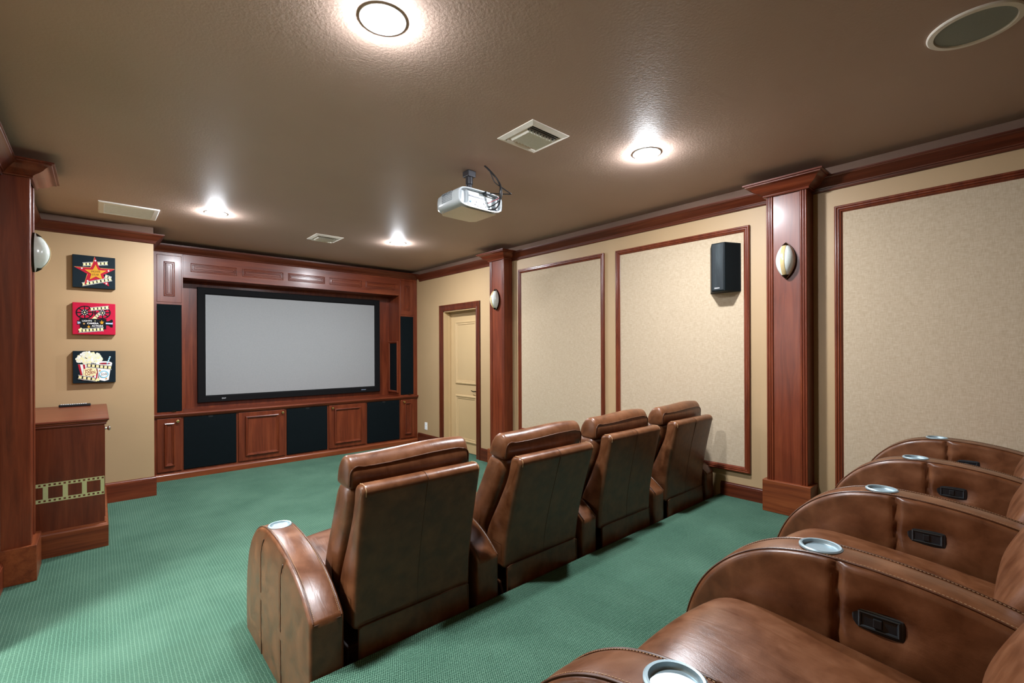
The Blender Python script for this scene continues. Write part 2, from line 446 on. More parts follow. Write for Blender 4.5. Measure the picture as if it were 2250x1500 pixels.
    m.box(XR + 0.085, XR + 0.118, D0, D1, DT - 0.028, DT - 0.012)
    part(m, 'jamb', M['door'], d)
    XD = 3.96
    def FD(u, v, h): return (XD - h, u, v)
    m = MB(); m.box(XD, XD + 0.04, D0 + 0.014, D1 - 0.014, 0.008, DT - 0.014)
    leaf = part(m, 'door_leaf', M['door'], d)
    pr = [(0, 0), (0, 0.008), (0.010, 0.016), (0.024, 0.018), (0.030, 0.010), (0.040, 0.007), (0.052, 0.008), (0.056, 0.0)]
    for v0, v1 in ((0.150, 0.83), (0.985, 1.905)):
        m = MB(); moulding(m, (5.17, 5.69, v0, v1), pr, FD)
        part(m, 'panel_moulding', M['door'], leaf, smooth=30)
    m = MB()
    m.lathe([(0.0, 0.0), (0.026, 0.0), (0.026, 0.006), (0.010, 0.010), (0.009, 0.045), (0.0, 0.045)], lambda a, b, h: (XD - h, 5.115 + a, 0.90 + b), 20)
    pth = [(XD - 0.04, 5.115, 0.90), (XD - 0.042, 5.16, 0.902), (XD - 0.042, 5.21, 0.897), (XD - 0.042, 5.245, 0.904), (XD - 0.042, 5.26, 0.912)]
    m.tube(pth, [0.009, 0.008, 0.007, 0.006, 0.004], 10)
    part(m, 'door_handle', M['darkbrass'], d, smooth=40)

def pilaster(name, label, yc, zf, face, wall, sgn, half):
    """wood pilaster; sgn = -1 on the right wall (face looks to -x), +1 on the left wall"""
    o = thing(name, label, None, (face, yc, zf), kind='structure')
    x0, x1 = sorted((face, wall))
    core = 0.006
    m = MB(); fx = face - sgn * core
    m.box(*sorted((fx, wall)), yc - half, yc + half, zf, 2.6815)
    part(m, 'shaft', M['wood_z'], o, bevel=0.002)
    for s in (-1, 1):
        m = MB(); w = 0.046
        a = yc + s * half; b = a - s * w
        lo, hi = sorted((a, b)); pts = [(lo, -0.001)]
        pts.append((lo, 0.004))
        for k in range(3):
            c = lo + w * (k + 0.5) / 3; r = w / 6.6
            for q in range(7):
                t = PI * q / 6
                pts.append((c - r * math.cos(t), 0.003 + 0.006 * math.sin(t)))
        pts += [(hi, 0.004), (hi, -0.001)]
        m.prism(pts, zf + 0.2, 2.60, lambda u, v, h: (fx + sgn * v, u, h))
        part(m, 'fluted_strip', M['wood_z'], o, smooth=35)
    CAP = [(0, 2.588), (0.014, 2.588), (0.018, 2.596), (0.016, 2.602), (0.022, 2.606), (0.030, 2.612), (0.048, 2.620), (0.066, 2.632), (0.080, 2.648), (0.094, 2.658), (0.108, 2.662), (0.110, 2.669), (0.122, 2.672), (0.122, 2.682), (0, 2.682)]
    pl = [(wall, yc - half), (face, yc - half), (face, yc + half), (wall, yc + half)]
    m = MB(); sweep(m, pl, CAP, lambda u, v, h: (u, v, h), 1 if sgn < 0 else -1)
    part(m, 'capital', M['wood_y'], o, smooth=25)
    m = MB(); e = 0.028
    m.box(*sorted((face + sgn * e, wall)), yc - half - e + 0.004, yc + half + e - 0.004, zf, zf + 0.23)
    part(m, 'plinth', M['plinth'], o, bevel=0.003)
    return o

def sconce(label, yc, zc, face, sgn, group):
    o = thing('wall_sconce', label, 'wall lamp', (face, yc, zc - 0.133), group)
    H, W, D = 0.131, 0.062, 0.076
    R = (H * H + W * W) / (2 * W)
    def hw(s): return math.sqrt(max(0, R * R - (s * H) ** 2)) - (R - W)
    def P(s, t, k=1.0, off=0.0):
        w = hw(s); d = D * (1 - s * s) ** 0.8
        return (face + sgn * (0.012 + d * math.cos(t) * k + off), yc + (w * math.sin(t)), zc + s * H)
    rows = [[P(s, t) for t in [(-0.5 + q / 18) * PI for q in range(19)]] for s in [-0.985 + 1.97 * k / 28 for k in range(29)]]
    m = MB(); m.grid(rows); part(m, 'glass_shade', M['frost'], o, smooth=60)
    m = MB(); rows = []
    for k in range(25):
        s = -0.97 + 1.94 * k / 24
        w = max(hw(s), 1e-4); t = math.asin(max(-1, min(1, 0.013 / max(w, 0.0135))))
        rows.append([P(s, a, 1.0, 0.0022) for a in (-t, -t / 2, 0, t / 2, t)])
    m.grid(rows); part(m, 'center_band', M['goldband'], o, smooth=60)
    for e in (-1, 1):
        m = MB(); rows = []
        for k in range(9):
            s = e * (0.80 + 0.2 * k / 8)
            top = 0.72 + 0.28 * k / 8
            rows.append([P(min(1, max(-1, s)), t, 1.0, 0.004) for t in [(-0.42 + 0.84 * q / 10) * PI for q in range(11)]])
        m.grid(rows); part(m, 'end_cap', M['darkbrass'], o, smooth=60)
    m = MB(); pts = []
    for k in range(25): s = -1 + 2 * k / 24; pts.append((yc + hw(s) + 0.002, zc + s * H * 1.01))
    for k in range(25): s = 1 - 2 * k / 24; pts.append((yc - hw(s) - 0.002, zc + s * H * 1.01))
    m.prism(pts, 0.0, 0.013, lambda u, v, h: (face + sgn * h, u, v)); part(m, 'back_plate', M['darkbrass'], o)
    return o

# ================================================================== FRAMED FABRIC PANELS
FRAME_PROF = [(0, 0), (0, 0.020), (0.006, 0.026), (0.012, 0.026), (0.016, 0.021), (0.020, 0.024), (0.026, 0.024), (0.030, 0.017), (0.034, 0.019), (0.039, 0.017), (0.043, 0.010), (0.047, 0.008), (0.047, 0.0)]
def wall_panel(label, u0, u1, v0, v1):
    o = thing('fabric_wall_panel', label, 'wall panel', (XR, (u0 + u1) / 2, v0), 'framed fabric panels on the right wall')
    m = MB(); m.box(XR - 0.007, XR, u0 + 0.03, u1 - 0.03, v0 + 0.03, v1 - 0.03)
    part(m, 'fabric', M['fabric'], o)
    m = MB(); moulding(m, (u0, u1, v0, v1), FRAME_PROF, FR)
    part(m, 'frame', M['wood_z'], o, smooth=25)
    return o

# ================================================================== CABINET WALL
RAISED = [(0, 0), (0, 0.006), (0.004, 0.018), (0.011, 0.022), (0.016, 0.014), (0.019, 0.015), (0.025, 0.008), (0.031, 0.006), (0.035, -0.002), (0.037, 0.0005)]
NEST = [(0, 0), (0.002, 0.010), (0.008, 0.012), (0.010, 0.0008), (0.016, 0.001), (0.019, 0.009), (0.024, 0.010), (0.026, 0.0008), (0.032, 0.001), (0.035, 0.008), (0.040, 0.008), (0.043, 0.0008)]
YCB = YF - 0.002

def knob(m, x, y, z, dirv):
    dx, dy = dirv
    def fn(a, b, h):
        if dx: return (x + dx * h, y + a, z + b)
        return (x + a, y + dy * h, z + b)
    m.lathe([(0.0, 0.0), (0.011, 0.0), (0.008, 0.004), (0.006, 0.012), (0.015, 0.018), (0.0185, 0.025), (0.015, 0.032), (0.0, 0.036)], fn, 18)

def base_cabinet(kind, x0, x1, label, knob_x=None, left=0.011, right=0.011):
    zb, zt = 0.098, 0.714
    o = thing('base_cabinet', label, 'cabinet', ((x0 + x1) / 2, YC, 0.07), 'base cabinets under the screen')
    m = MB(); y0, y1 = YC + 0.001, YCB
    m.box(x0, x0 + 0.010, y0, y1, 0.075, zt); m.box(x1 - 0.010, x1, y0, y1, 0.075, zt)
    m.box(x0 + 0.010, x1 - 0.010, y0, y1, 0.075, 0.094); m.box(x0 + 0.010, x1 - 0.010, y0, y1, zt - 0.006, zt)
    m.box(x0 + 0.010, x1 - 0.010, y1 - 0.02, y1, 0.094, zt - 0.006)
    if left > 0.02: m.box(x0 + 0.010, x0 + left, YC, YC + 0.02, 0.094, zt - 0.006)
    if right > 0.02: m.box(x1 - right, x1 - 0.010, YC, YC + 0.02, 0.094, zt - 0.006)
    part(m, 'carcass', M['wood_z'], o)
    a, b = x0 + left, x1 - right
    if kind == 'door':
        m = MB(); m.box(a + 0.0015, b - 0.0015, YC - 0.012, YC + 0.008, zb + 0.0015, zt - 0.0075)
        dr = part(m, 'door', M['wood_z'], o, bevel=0.002)
        w = b - a
        ins = 0.075 if w > 0.4 else 0.064
        m = MB(); moulding(m, (a + ins, b - ins, 0.157, 0.657), [(d, h + 0.012) for d, h in RAISED], FC)
        part(m, 'panel_moulding', M['wood_z'], dr, smooth=30)
        m = MB(); knob(m, knob_x, YC - 0.012, 0.671, (0, -1))
        part(m, 'knob', M['brass'], dr, smooth=40)
    else:
        m = MB(); m.box(a + 0.002, b - 0.002, YC - 0.010, YC + 0.006, zb + 0.002, zt - 0.008)
        g = part(m, 'speaker_grille', M['cloth'], o, bevel=0.004)
        m = MB(); c = (a + b) / 2; m.box(c - 0.022, c + 0.022, YC - 0.013, YC - 0.009, zt - 0.030, zt - 0.008)
        part(m, 'pull_tab', M['black'], g)
    return o

def tower(label, x0, x1, d0, d1):
    o = thing('speaker_tower', label, 'cabinet', ((x0 + x1) / 2, YC, 0.764), 'tall cabinets flanking the screen')
    y0, y1 = YC, YCB
    zt = 2.61
    m = MB()
    m.box(x0, d0, y0, y1, 0.765, zt); m.box(d1, x1, y0, y1, 0.765, zt)
    m.box(d0, d1, y0, y1, 2.016, 2.040); m.box(d0, d1, y0, y1, 2.580, zt); m.box(d0, d1, y0, y1, 0.765, 0.781)
    m.box(d0, d1, y1 - 0.02, y1, 0.781, 2.58)
    part(m, 'carcass', M['wood_z'], o)
    m = MB(); m.box(d0 + 0.0015, d1 - 0.0015, YC - 0.002, YC + 0.018, 2.0415, 2.5785)
    dr = part(m, 'door', M['wood_z'], o, bevel=0.0025)
    c = (d0 + d1) / 2
    m = MB(); moulding(m, (c - 0.052, c + 0.052, 2.110, 2.507), [(d, h + 0.002) for d, h in NEST], FC)
    part(m, 'panel_moulding', M['wood_z'], dr, smooth=30)
    m = MB(); m.box(d0 + 0.002, d1 - 0.002, YC - 0.002, YC + 0.012, 0.783, 2.014)
    g = part(m, 'speaker_grille', M['cloth'], o, bevel=0.004)
    m = MB(); m.box(c + 0.02, c + 0.062, YC - 0.006, YC - 0.001, 0.778, 0.796)
    part(m, 'pull_tab', M['darkbrass'], g)
    return o

def build_cabinets():
    base_cabinet('door', 0.432, 0.7325, 'narrow cherry base cabinet with a brass knob at the left end of the row', 0.685, left=0.062, right=0.009)
    base_cabinet('grille', 0.7325, 1.293, 'leftmost black cloth-fronted base cabinet, beside the narrow knobbed door', left=0.009)
    base_cabinet('door', 1.293, 1.856, 'wide paneled base cabinet with its brass knob at upper right', 1.812)
    base_cabinet('grille', 1.856, 2.411, 'middle black cloth-fronted base cabinet between the two wide paneled doors')
    base_cabinet('door', 2.411, 2.976, 'wide paneled base cabinet with its brass knob at upper left', 2.467)
    base_cabinet('grille', 2.976, 3.530, 'black cloth-fronted base cabinet nearest the tan door wall')
    base_cabinet('door', 3.530, XR - 0.003, 'narrow cherry base cabinet in the corner by the tan door', 3.588, left=0.009, right=0.055)
    # plinth under the row
    m = MB()
    pr = [(0, 0.0), (0.032, 0.0), (0.032, 0.056), (0.028, 0.060), (0.024, 0.066), (0.014, 0.070), (0.012, 0.0745), (0, 0.0745)]
    sweep(m, [(0.432, YC), (XR - 0.003, YC)], pr, lambda u, v, h: (u, v, h), -1)
    m.box(0.432, XR - 0.003, YC, YCB, 0.0, 0.0745)
    o = m.build('cabinet_plinth', M['plinth_x'], smooth=25)
    tag(o, 'long reddish wood plinth running along the floor under the base cabinets', 'plinth')
    # worktop
    m = MB()
    pr = [(0, 0.715), (0.016, 0.715), (0.020, 0.722), (0.028, 0.730), (0.030, 0.738), (0.036, 0.742), (0.038, 0.750), (0.036, 0.760), (0.030, 0.7645), (0, 0.7645)]
    sweep(m, [(0.432, YC), (XR - 0.003, YC)], pr, lambda u, v, h: (u, v, h), -1)
    m.box(0.432, XR - 0.003, YC, YCB, 0.715, 0.7645)
    o = m.build('counter_shelf', M['wood_x'], smooth=25)
    tag(o, 'long cherry counter shelf with a moulded edge below the projection screen', 'shelf')
    tower('tall cherry speaker cabinet left of the screen, next to the three pictures', 0.432, 0.742, 0.497, 0.729)
    tower('tall cherry speaker cabinet right of the screen, next to the door wall', 3.518, XR - 0.003, 3.543, 3.770)
    # header box above the screen
    o = thing('screen_valance', 'cherry header box with five small panels above the screen', 'valance', (2.13, YC, 2.338))
    m = MB(); m.box(0.7425, 3.5175, YC, YCB, 2.338, 2.61)
    box = part(m, 'header_box', M['wood_x'], o, bevel=0.002)
    for a, b in ((0.817, 1.298), (1.357, 1.836), (1.896, 2.376), (2.440, 2.915), (2.975, 3.457)):
        m = MB(); moulding(m, (a, b, 2.413, 2.515), NEST, FC)
        part(m, 'panel_moulding', M['wood_x'], box, smooth=30)
    m = MB()
    CP2 = [(0, 2.611), (0.010, 2.611), (0.014, 2.618), (0.013, 2.624), (0.020, 2.630), (0.032, 2.642), (0.050, 2.656), (0.060, 2.672), (0.068, 2.676), (0.070, 2.684), (0.076, 2.686), (0.076, 2.697), (0, 2.697)]
    sweep(m, [(0.432, YC), (XR - 0.003, YC)], CP2, lambda u, v, h: (u, v, h), -1)
    m.box(0.432, XR - 0.003, YC, YCB, 2.611, 2.697)
    tag(m.build('cabinet_cornice', M['crown_x'], smooth=25), 'long cherry cornice along the top of the cabinet wall', 'cornice')
    # back of the screen niche
    m = MB(); m.box(0.7425, 3.5175, 6.935, YCB, 0.765, 2.3375)
    tag(m.build('niche_back_panel', M['wood_z']), 'reddish wood back panel behind the projection screen', 'panel')
    # screen
    o = thing('projection_screen', 'large blank grey projection screen in a wide black frame', 'screen', (2.13, 6.90, 0.84))
    m = MB(); m.box(0.99, 3.26, 6.897, 6.903, 0.91, 2.20); part(m, 'screen_fabric', M['screen'], o)
    m = MB(); moulding(m, (0.921, 3.334, 0.838, 2.274), [(0, -0.004), (0, 0.046), (0.004, 0.050), (0.070, 0.048), (0.085, 0.036), (0.086, 0.026), (0.086, -0.004)], FY(6.93))
    fr = part(m, 'frame', M['black_soft'], o, smooth=25)
    for s, cx, w in (('DNP', 1.20, 0.044), ('STEWART', 3.062, 0.076)):
        ps = text_polys(s, 1.0, 0, 0.02)
        xs = [p[0] for q in ps for p in q]; k = w / (max(xs) - min(xs))
        m = MB()
        for q in ps: m.face([(cx + u * k, 6.8795, 0.877 + v * k) for u, v in q])
        part(m, 'maker_badge', M['badge'] if cx < 2 else ART[STEEL], fr, weld=0)
    # grilles in the sides of the niche
    for xw, sg, lab in ((3.518, -1, 'tall narrow framed blue-black speaker grille on the right side of the screen niche'), (0.742, 1, 'tall narrow framed speaker grille seen edge-on at the left side of the screen niche')):
        g = thing('side_speaker_grille', lab, 'speaker grille', (xw, 6.77, 0.815), 'grilles in the sides of the screen niche')
        def FS(u, v, h): return (xw + sg * h, u, v)
        m = MB(); moulding(m, (6.62, 6.925, 0.815, 1.628), [(0, 0), (0, 0.018), (0.008, 0.024), (0.022, 0.022), (0.034, 0.012), (0.036, 0.0)], FS)
        part(m, 'frame', M['wood_z'], g, smooth=25)
        m = MB(); m.box(*sorted((xw + sg * 0.0005, xw + sg * 0.008)), 6.65, 6.895, 0.845, 1.60)
        part(m, 'grille_cloth', M['cloth'], g)

# ================================================================== CONSOLE AND PICTURES AT THE LEFT
def build_console():
    o = thing('console_cabinet', 'low cherry cabinet with a gold film-strip inlay standing under the pictures', 'cabinet', (-0.2, 5.3, 0))
    x0, x1, y0, y1 = XL + 0.002, 0.034, 4.70, 5.982
    m = MB(); m.box(x0, x1, y0, y1, 0.0, 0.925)
    body = part(m, 'body', M['wood_z'], o, bevel=0.002)
    pl = [(x0, y0), (x1, y0), (x1, y1)]
    m = MB(); sweep(m, pl, [(-0.02, 0.922), (0.010, 0.922), (0.013, 0.930), (0.011, 0.936), (0.018, 0.942), (0.019, 0.950), (0.026, 0.954), (0.028, 0.962), (0.024, 0.9700), (-0.02, 0.9700)], lambda u, v, h: (u, v, h), -1)
    m.box(x0, x1 - 0.01, y0 + 0.01, y1, 0.924, 0.9696)
    part(m, 'top', M['wood_x'], o, smooth=25)
    m = MB(); sweep(m, pl, [(-0.01, 0.0), (0.022, 0.0), (0.022, 0.158), (0.018, 0.163), (0.016, 0.170), (0.008, 0.176), (0.006, 0.186), (-0.01, 0.186)], lambda u, v, h: (u, v, h), -1)
    part(m, 'plinth', M['plinth_x'], o, smooth=25)
    for k in range(2):
        a = 4.74 + k * 0.61
        m = MB(); m.box(x1 - 0.004, x1 + 0.004, a, a + 0.59, 0.21, 0.905)
        dr = part(m, 'door', M['wood_z'], o, bevel=0.002)
        m = MB(); knob(m, x1 + 0.004, a + (0.10 if k == 0 else 0.52), 0.872, (1, 0))
        part(m, 'knob', M['nickel'], dr, smooth=40)
    # film strip: bars with punched holes
    m = MB(); f = lambda u0, u1, v0, v1: m.box(u0, u1, y0 - 0.0016, y0 + 0.001, v0, v1)
    ua, ub = -0.446, 0.0335
    for v0, v1, h0, h1 in ((0.504, 0.530, 0.511, 0.524), (0.392, 0.419, 0.399, 0.412)):
        f(ua, ub, v0, h0); f(ua, ub, h1, v1)
        u = ub; k = 0
        holes = []
        while True:
            hx1 = 0.030 - 0.026 * k; hx0 = hx1 - 0.0125
            if hx0 < ua + 0.004: break
            holes.append((hx0, hx1)); k += 1
        edge = ub
        for hx0, hx1 in holes:
            f(hx1, edge, h0, h1); edge = hx0
        f(ua, edge, h0, h1)
    k = 0
    for c0, c1 in ((0.011, 0.0335), (-0.092, -0.065), (-0.195, -0.167), (-0.297, -0.270), (-0.40, -0.373)):
        f(c0, c1, 0.419, 0.504)
    part(m, 'film_strip_inlay', M['film'], body)
    r = thing('remote_control', 'slim black remote control lying on the low cabinet', 'remote', (-0.16, 5.88, 0.9702))
    m = MB(); m.box(-0.268, -0.052, 5.855, 5.905, 0.9702, 0.992)
    b = part(m, 'body', M['black'], r, bevel=0.006, seg=3)
    m = MB()
    for i in range(12):
        for j in range(3):
            m.box(-0.255 + i * 0.015, -0.246 + i * 0.015, 5.863 + j * 0.012, 5.870 + j * 0.012, 0.991, 0.9945)
    part(m, 'buttons', M['diffuser'], b)

def homography(src):
    dst = [(0, 0), (1, 0), (1, 1), (0, 1)]
    A, B = [], []
    for (x, y), (u, v) in zip(src, dst):
        A.append([x, y, 1, 0, 0, 0, -u * x, -u * y]); B.append(u)
        A.append([0, 0, 0, x, y, 1, -v * x, -v * y]); B.append(v)
    h = np.linalg.solve(np.array(A, float), np.array(B, float))
    def fn(x, y):
        w = h[6] * x + h[7] * y + 1
        return ((h[0] * x + h[1] * y + h[2]) / w, (h[3] * x + h[4] * y + h[5]) / w)
    return fn

class Art:
    """flat paint layers on the face of a canvas; positions are given on a 1750 x 1500 sketch sheet"""
    def __init__(self, corners, x0, x1, z0, z1, y):
        self.h = homography(corners); self.b = (x0, x1, z0, z1, y); self.mb = MB(); self.l = 0
    def poly(self, pts, mi):
        self.l += 1
        x0, x1, z0, z1, y = self.b; out = []
        for p in pts:
            u, v = self.h(*p)
            u = min(0.995, max(0.005, u)); v = min(0.995, max(0.005, v))
            out.append((x0 + u * (x1 - x0), y - 0.0002 - 0.00002 * self.l, z1 - v * (z1 - z0)))
        self.mb.face(out, mi)
    def disc(self, c, rx, ry, mi, n=20, rot=0.0):
        cr, sr = math.cos(rot), math.sin(rot)
        self.poly([(c[0] + rx * math.cos(t) * cr - ry * math.sin(t) * sr, c[1] + rx * math.cos(t) * sr + ry * math.sin(t) * cr) for t in [2 * PI * k / n for k in range(n)]], mi)
    def star(self, c, r, mi, inner=0.42, rot=0.0):
        self.poly([(c[0] + (r if k % 2 == 0 else r * inner) * math.sin(PI * k / 5 + rot), c[1] - (r if k % 2 == 0 else r * inner) * math.cos(PI * k / 5 + rot)) for k in range(10)], mi)
    def line(self, a, b, w, mi):
        d = Vector((b[0] - a[0], b[1] - a[1])); n = Vector((-d.y, d.x)).normalized() * w / 2
        self.poly([(a[0] + n.x, a[1] + n.y), (b[0] + n.x, b[1] + n.y), (b[0] - n.x, b[1] - n.y), (a[0] - n.x, a[1] - n.y)], mi)
    def strip(self, a, b, w, n, frame=CREAM):
        a = Vector(a); b = Vector(b); d = b - a; L = d.length; t = d / L; nn = Vector((-t.y, t.x))
        self.line(a, b, w * 1.10, WHITE); self.line(a, b, w, BLACK)
        for k in range(n):
            c = a + d * ((k + 0.5) / n); hw = L / n * 0.34; hh = w * 0.33
            self.poly([tuple(c + t * i + nn * j) for i, j in ((-hw, -hh), (hw, -hh), (hw, hh), (-hw, hh))], frame)
        q = int(L / 22)
        for k in range(q):
            c = a + d * ((k + 0.5) / q)
            for s in (-1, 1):
                self.poly([tuple(c + t * i + nn * (s * w * 0.42 + j)) for i, j in ((-5, -5), (5, -5), (5, 5), (-5, 5))], WHITE)
    def text(self, s, c, w, h, mi, ang=0.0, shear=0.0, bold=0.02):
        ps = text_polys(s, 1.0, shear, bold)
        xs = [p[0] for q in ps for p in q]; ys = [p[1] for q in ps for p in q]
        mx, my = (max(xs) + min(xs)) / 2, (max(ys) + min(ys)) / 2
        kx, ky = w / (max(xs) - min(xs)), h / (max(ys) - min(ys))
        ca, sa = math.cos(ang), math.sin(ang)
        self.l += 1
        for q in ps:
            self.l -= 1
            self.poly([(c[0] + (u - mx) * kx * ca + (v - my) * ky * sa, c[1] + (u - mx) * kx * sa - (v - my) * ky * ca) for u, v in q], mi)

def canvas(label, corners, zt, zb, base, paint_fn):
    x0, x1, y = -0.177, 0.128, 5.958
    o = thing('canvas_picture', label, 'picture', (-0.025, 6.0, zb), 'canvas pictures on the left wall')
    m = MB(); m.box(x0, x1, y, 5.9995, zb, zt)
    part(m, 'canvas', ART[base], o, bevel=0.003)
    a = Art(corners, x0, x1, zb, zt, y)
    paint_fn(a)
    part(a.mb, 'painted_design', ART, o, weld=0)

def art_star(a):
    big = [(868, 305), (915, 430), (960, 560), (1010, 622), (1418, 655), (1080, 800), (1130, 940), (1225, 1115), (1010, 990), (880, 915), (780, 960), (550, 1062), (640, 800), (655, 770), (300, 565), (735, 600), (770, 560), (830, 430)]
    a.strip((525, 500), (1220, 485), 92, 7)
    a.poly([(x - 12, y - 10) for x, y in big], ORANGE)
    a.poly(big, RED)
    a.strip((1120, 830), (1290, 900), 84, 2)
    a.strip((490, 1050), (1310, 920), 92, 8)
    a.poly([(640, 800), (700, 930), (560, 1062), (550, 1062)], RED)
    a.poly([(868, 305), (918, 440), (825, 440)], RED)
    a.poly([(1065, 1020), (1200, 1000), (1225, 1115)], RED)
    gold = [(878, 515), (950, 665), (1175, 690), (1000, 775), (1055, 935), (878, 840), (705, 915), (755, 770), (575, 645), (800, 655)]
    a.poly([(x, y + 8) for x, y in gold], MAROON); a.poly(gold, GOLD)
    for c in ((500, 608), (1228, 692), (645, 958), (1155, 1042), (876, 408)): a.star(c, 34, WHITE)
    a.strip((1010, 972), (1310, 920), 92, 3)
    a.text('MOVIE', (880, 708), 245, 54, BLACK, 0.03, 0.0, 0.0)
    a.text('STAR', (872, 792), 185, 54, BLACK, 0.03, 0.0, 0.0)

def art_camera(a):
    for (cx, cy), R in (((590, 455), 250), ((1075, 480), 225)):
        a.disc((cx, cy), R, R * 0.74, BLACK, 40); a.disc((cx, cy), R * 0.84, R * 0.62, CRIMSON, 40)
        for k in range(8):
            t = PI * k / 4
            a.line((cx, cy), (cx + R * 0.88 * math.cos(t), cy + R * 0.66 * math.sin(t)), 32, BLACK)
        a.disc((cx, cy), R * 0.40, R * 0.36, BLACK, 24)
        for k in range(8):
            t = PI * (k + 0.5) / 4
            a.disc((cx + R * 0.29 * math.cos(t), cy + R * 0.26 * math.sin(t)), 13, 13, WHITE, 8)
        a.star((cx, cy), 34, BUTTER)
    a.strip((900, 580), (1010, 490), 70, 2)
    a.poly([(770, 640), (870, 560), (940, 650)], CREAM)
    a.strip((745, 370), (1255, 335), 86, 5)
    a.poly([(440, 620), (1180, 650), (1160, 930), (460, 900), (440, 760)], BLACK)
    a.poly([(470, 700), (380, 665), (370, 790), (470, 775)], BLACK); a.poly([(385, 700), (470, 715), (470, 755), (390, 770)], STEEL)
    a.poly([(1150, 720), (1250, 705), (1320, 660), (1350, 690), (1340, 880), (1290, 885), (1240, 830), (1150, 815)], BLACK)
    a.poly([(1155, 750), (1320, 760), (1340, 740), (1345, 800), (1155, 790)], STEEL)
    a.strip((410, 960), (1095, 925), 96, 7)
    a.poly([(400, 935), (480, 870), (520, 910), (430, 960)], CREAM)
    a.text('LIGHTS', (648, 690), 265, 44, WHITE, 0.03)
    a.text('CAMERA', (805, 762), 310, 46, WHITE, 0.03)
    a.text('ACTION!', (925, 835), 305, 46, WHITE, 0.03)
    a.star((1050, 745), 68, GOLD); a.star((690, 855), 52, GOLD); a.star((565, 765), 34, ORANGE); a.star((868, 700), 20, CREAM)

def art_popcorn(a):
    rnd = random.Random(3)
    a.poly([(365, 630), (960, 620), (900, 1060), (470, 1060)], WHITE)
    for t0, t1 in ((0.0, 0.10), (0.22, 0.32), (0.44, 0.54), (0.66, 0.75), (0.87, 0.95)):
        a.poly([(365 + 595 * t0, 632), (365 + 595 * t1, 632), (470 + 430 * t1, 1058), (470 + 430 * t0, 1058)], RED)
    blobs = []
    for k in range(190):
        t = rnd.random() * 2 * PI; r = math.sqrt(rnd.random())
        x, y = 680 + 350 * r * math.cos(t), 490 + 160 * r * math.sin(t) - 40 * math.cos((690 - (680 + 350 * r * math.cos(t))) / 230)
        blobs.append((x, y))
    blobs.sort(key=lambda b: -abs(b[0] - 680))
    for i, (x, y) in enumerate(blobs):
        a.disc((x, y), 30 + 16 * rnd.random(), 26 + 12 * rnd.random(), (POP, BUTTER, POP, WHITE)[i % 4], 9)
    a.poly([(520, 760), (640, 725), (850, 740), (885, 840), (840, 930), (700, 950), (500, 940)], BUTTER)
    a.text('POP', (655, 795), 190, 72, MAROON, -0.22); a.text('CORN', (690, 870), 285, 92, MAROON, -0.22)
    a.poly([(890, 740), (1255, 770), (1200, 1060), (1080, 1090), (945, 1060)], WHITE)
    a.disc((1080, 605), 225, 58, WHITE, 28); a.poly([(860, 620), (1305, 615), (1275, 700), (880, 690)], WHITE)
    a.disc((1100, 612), 155, 26, MAROON, 24)
    for k in range(8):
        t0, t1 = k / 8, (k + 1) / 8
        p0 = (1165 + 90 * t0, 620 - 205 * t0); p1 = (1165 + 90 * t1, 620 - 205 * t1)
        a.line(p0, p1, 36, SKY if k % 2 == 0 else WHITE)
    a.strip((615, 655), (1290, 730), 104, 6)
    a.strip((365, 965), (840, 1045), 100, 4)
    for c in ((885, 1045), (915, 1060), (860, 1070), (905, 1030)): a.disc(c, 34, 28, BUTTER, 9)
    a.disc((1068, 905), 130, 95, SKY, 32); a.disc((1068, 905), 108, 75, WHITE, 32)
    a.text('Soda', (1070, 895), 185, 80, BLACK, -0.10, 0.35, 0.0)
    a.star((960, 805), 38, ORANGE); a.star((1135, 1022), 34, ORANGE)

def build_pictures():
    canvas('top canvas, a gold star on a red star over navy, reading MOVIE STAR', [(250, 215), (1425, 345), (1395, 1205), (222, 1110)], 2.386, 2.080, NAVY, art_star)
    canvas('middle canvas of the three, crimson with a black film camera, reading LIGHTS CAMERA ACTION', [(262, 160), (1435, 245), (1405, 1085), (240, 1050)], 1.938, 1.638, CRIMSON, art_camera)
    canvas('bottom canvas of the three, navy with a tub of popcorn and a soda cup', [(228, 262), (1410, 262), (1392, 1125), (222, 1140)], 1.482, 1.178, NAVY, art_popcorn)

# ================================================================== CEILING THINGS
def downlight(x, y, label):
    o = thing('recessed_light', label, 'ceiling light', (x, y, ZC), 'recessed lights in the brown ceiling')
    fn = lambda a, b, h: (x + a, y + b, ZC - h)
    m = MB(); m.lathe([(0.088, 0.0), (0.0875, 0.0030), (0.085, 0.0036), (0.076, 0.0020), (0.067, 0.0008), (0.066, 0.0)], fn, 48)
    part(m, 'trim_ring', M['white'], o, smooth=40)
    m = MB()
    prof = [(0.066 * math.sin(t), 0.001 + 0.0205 * math.cos(t)) for t in [PI / 2 * (1 - k / 5) for k in range(6)]]
    m.lathe(prof, fn, 20)
    part(m, 'lens', M['lamp'], o, smooth=60)

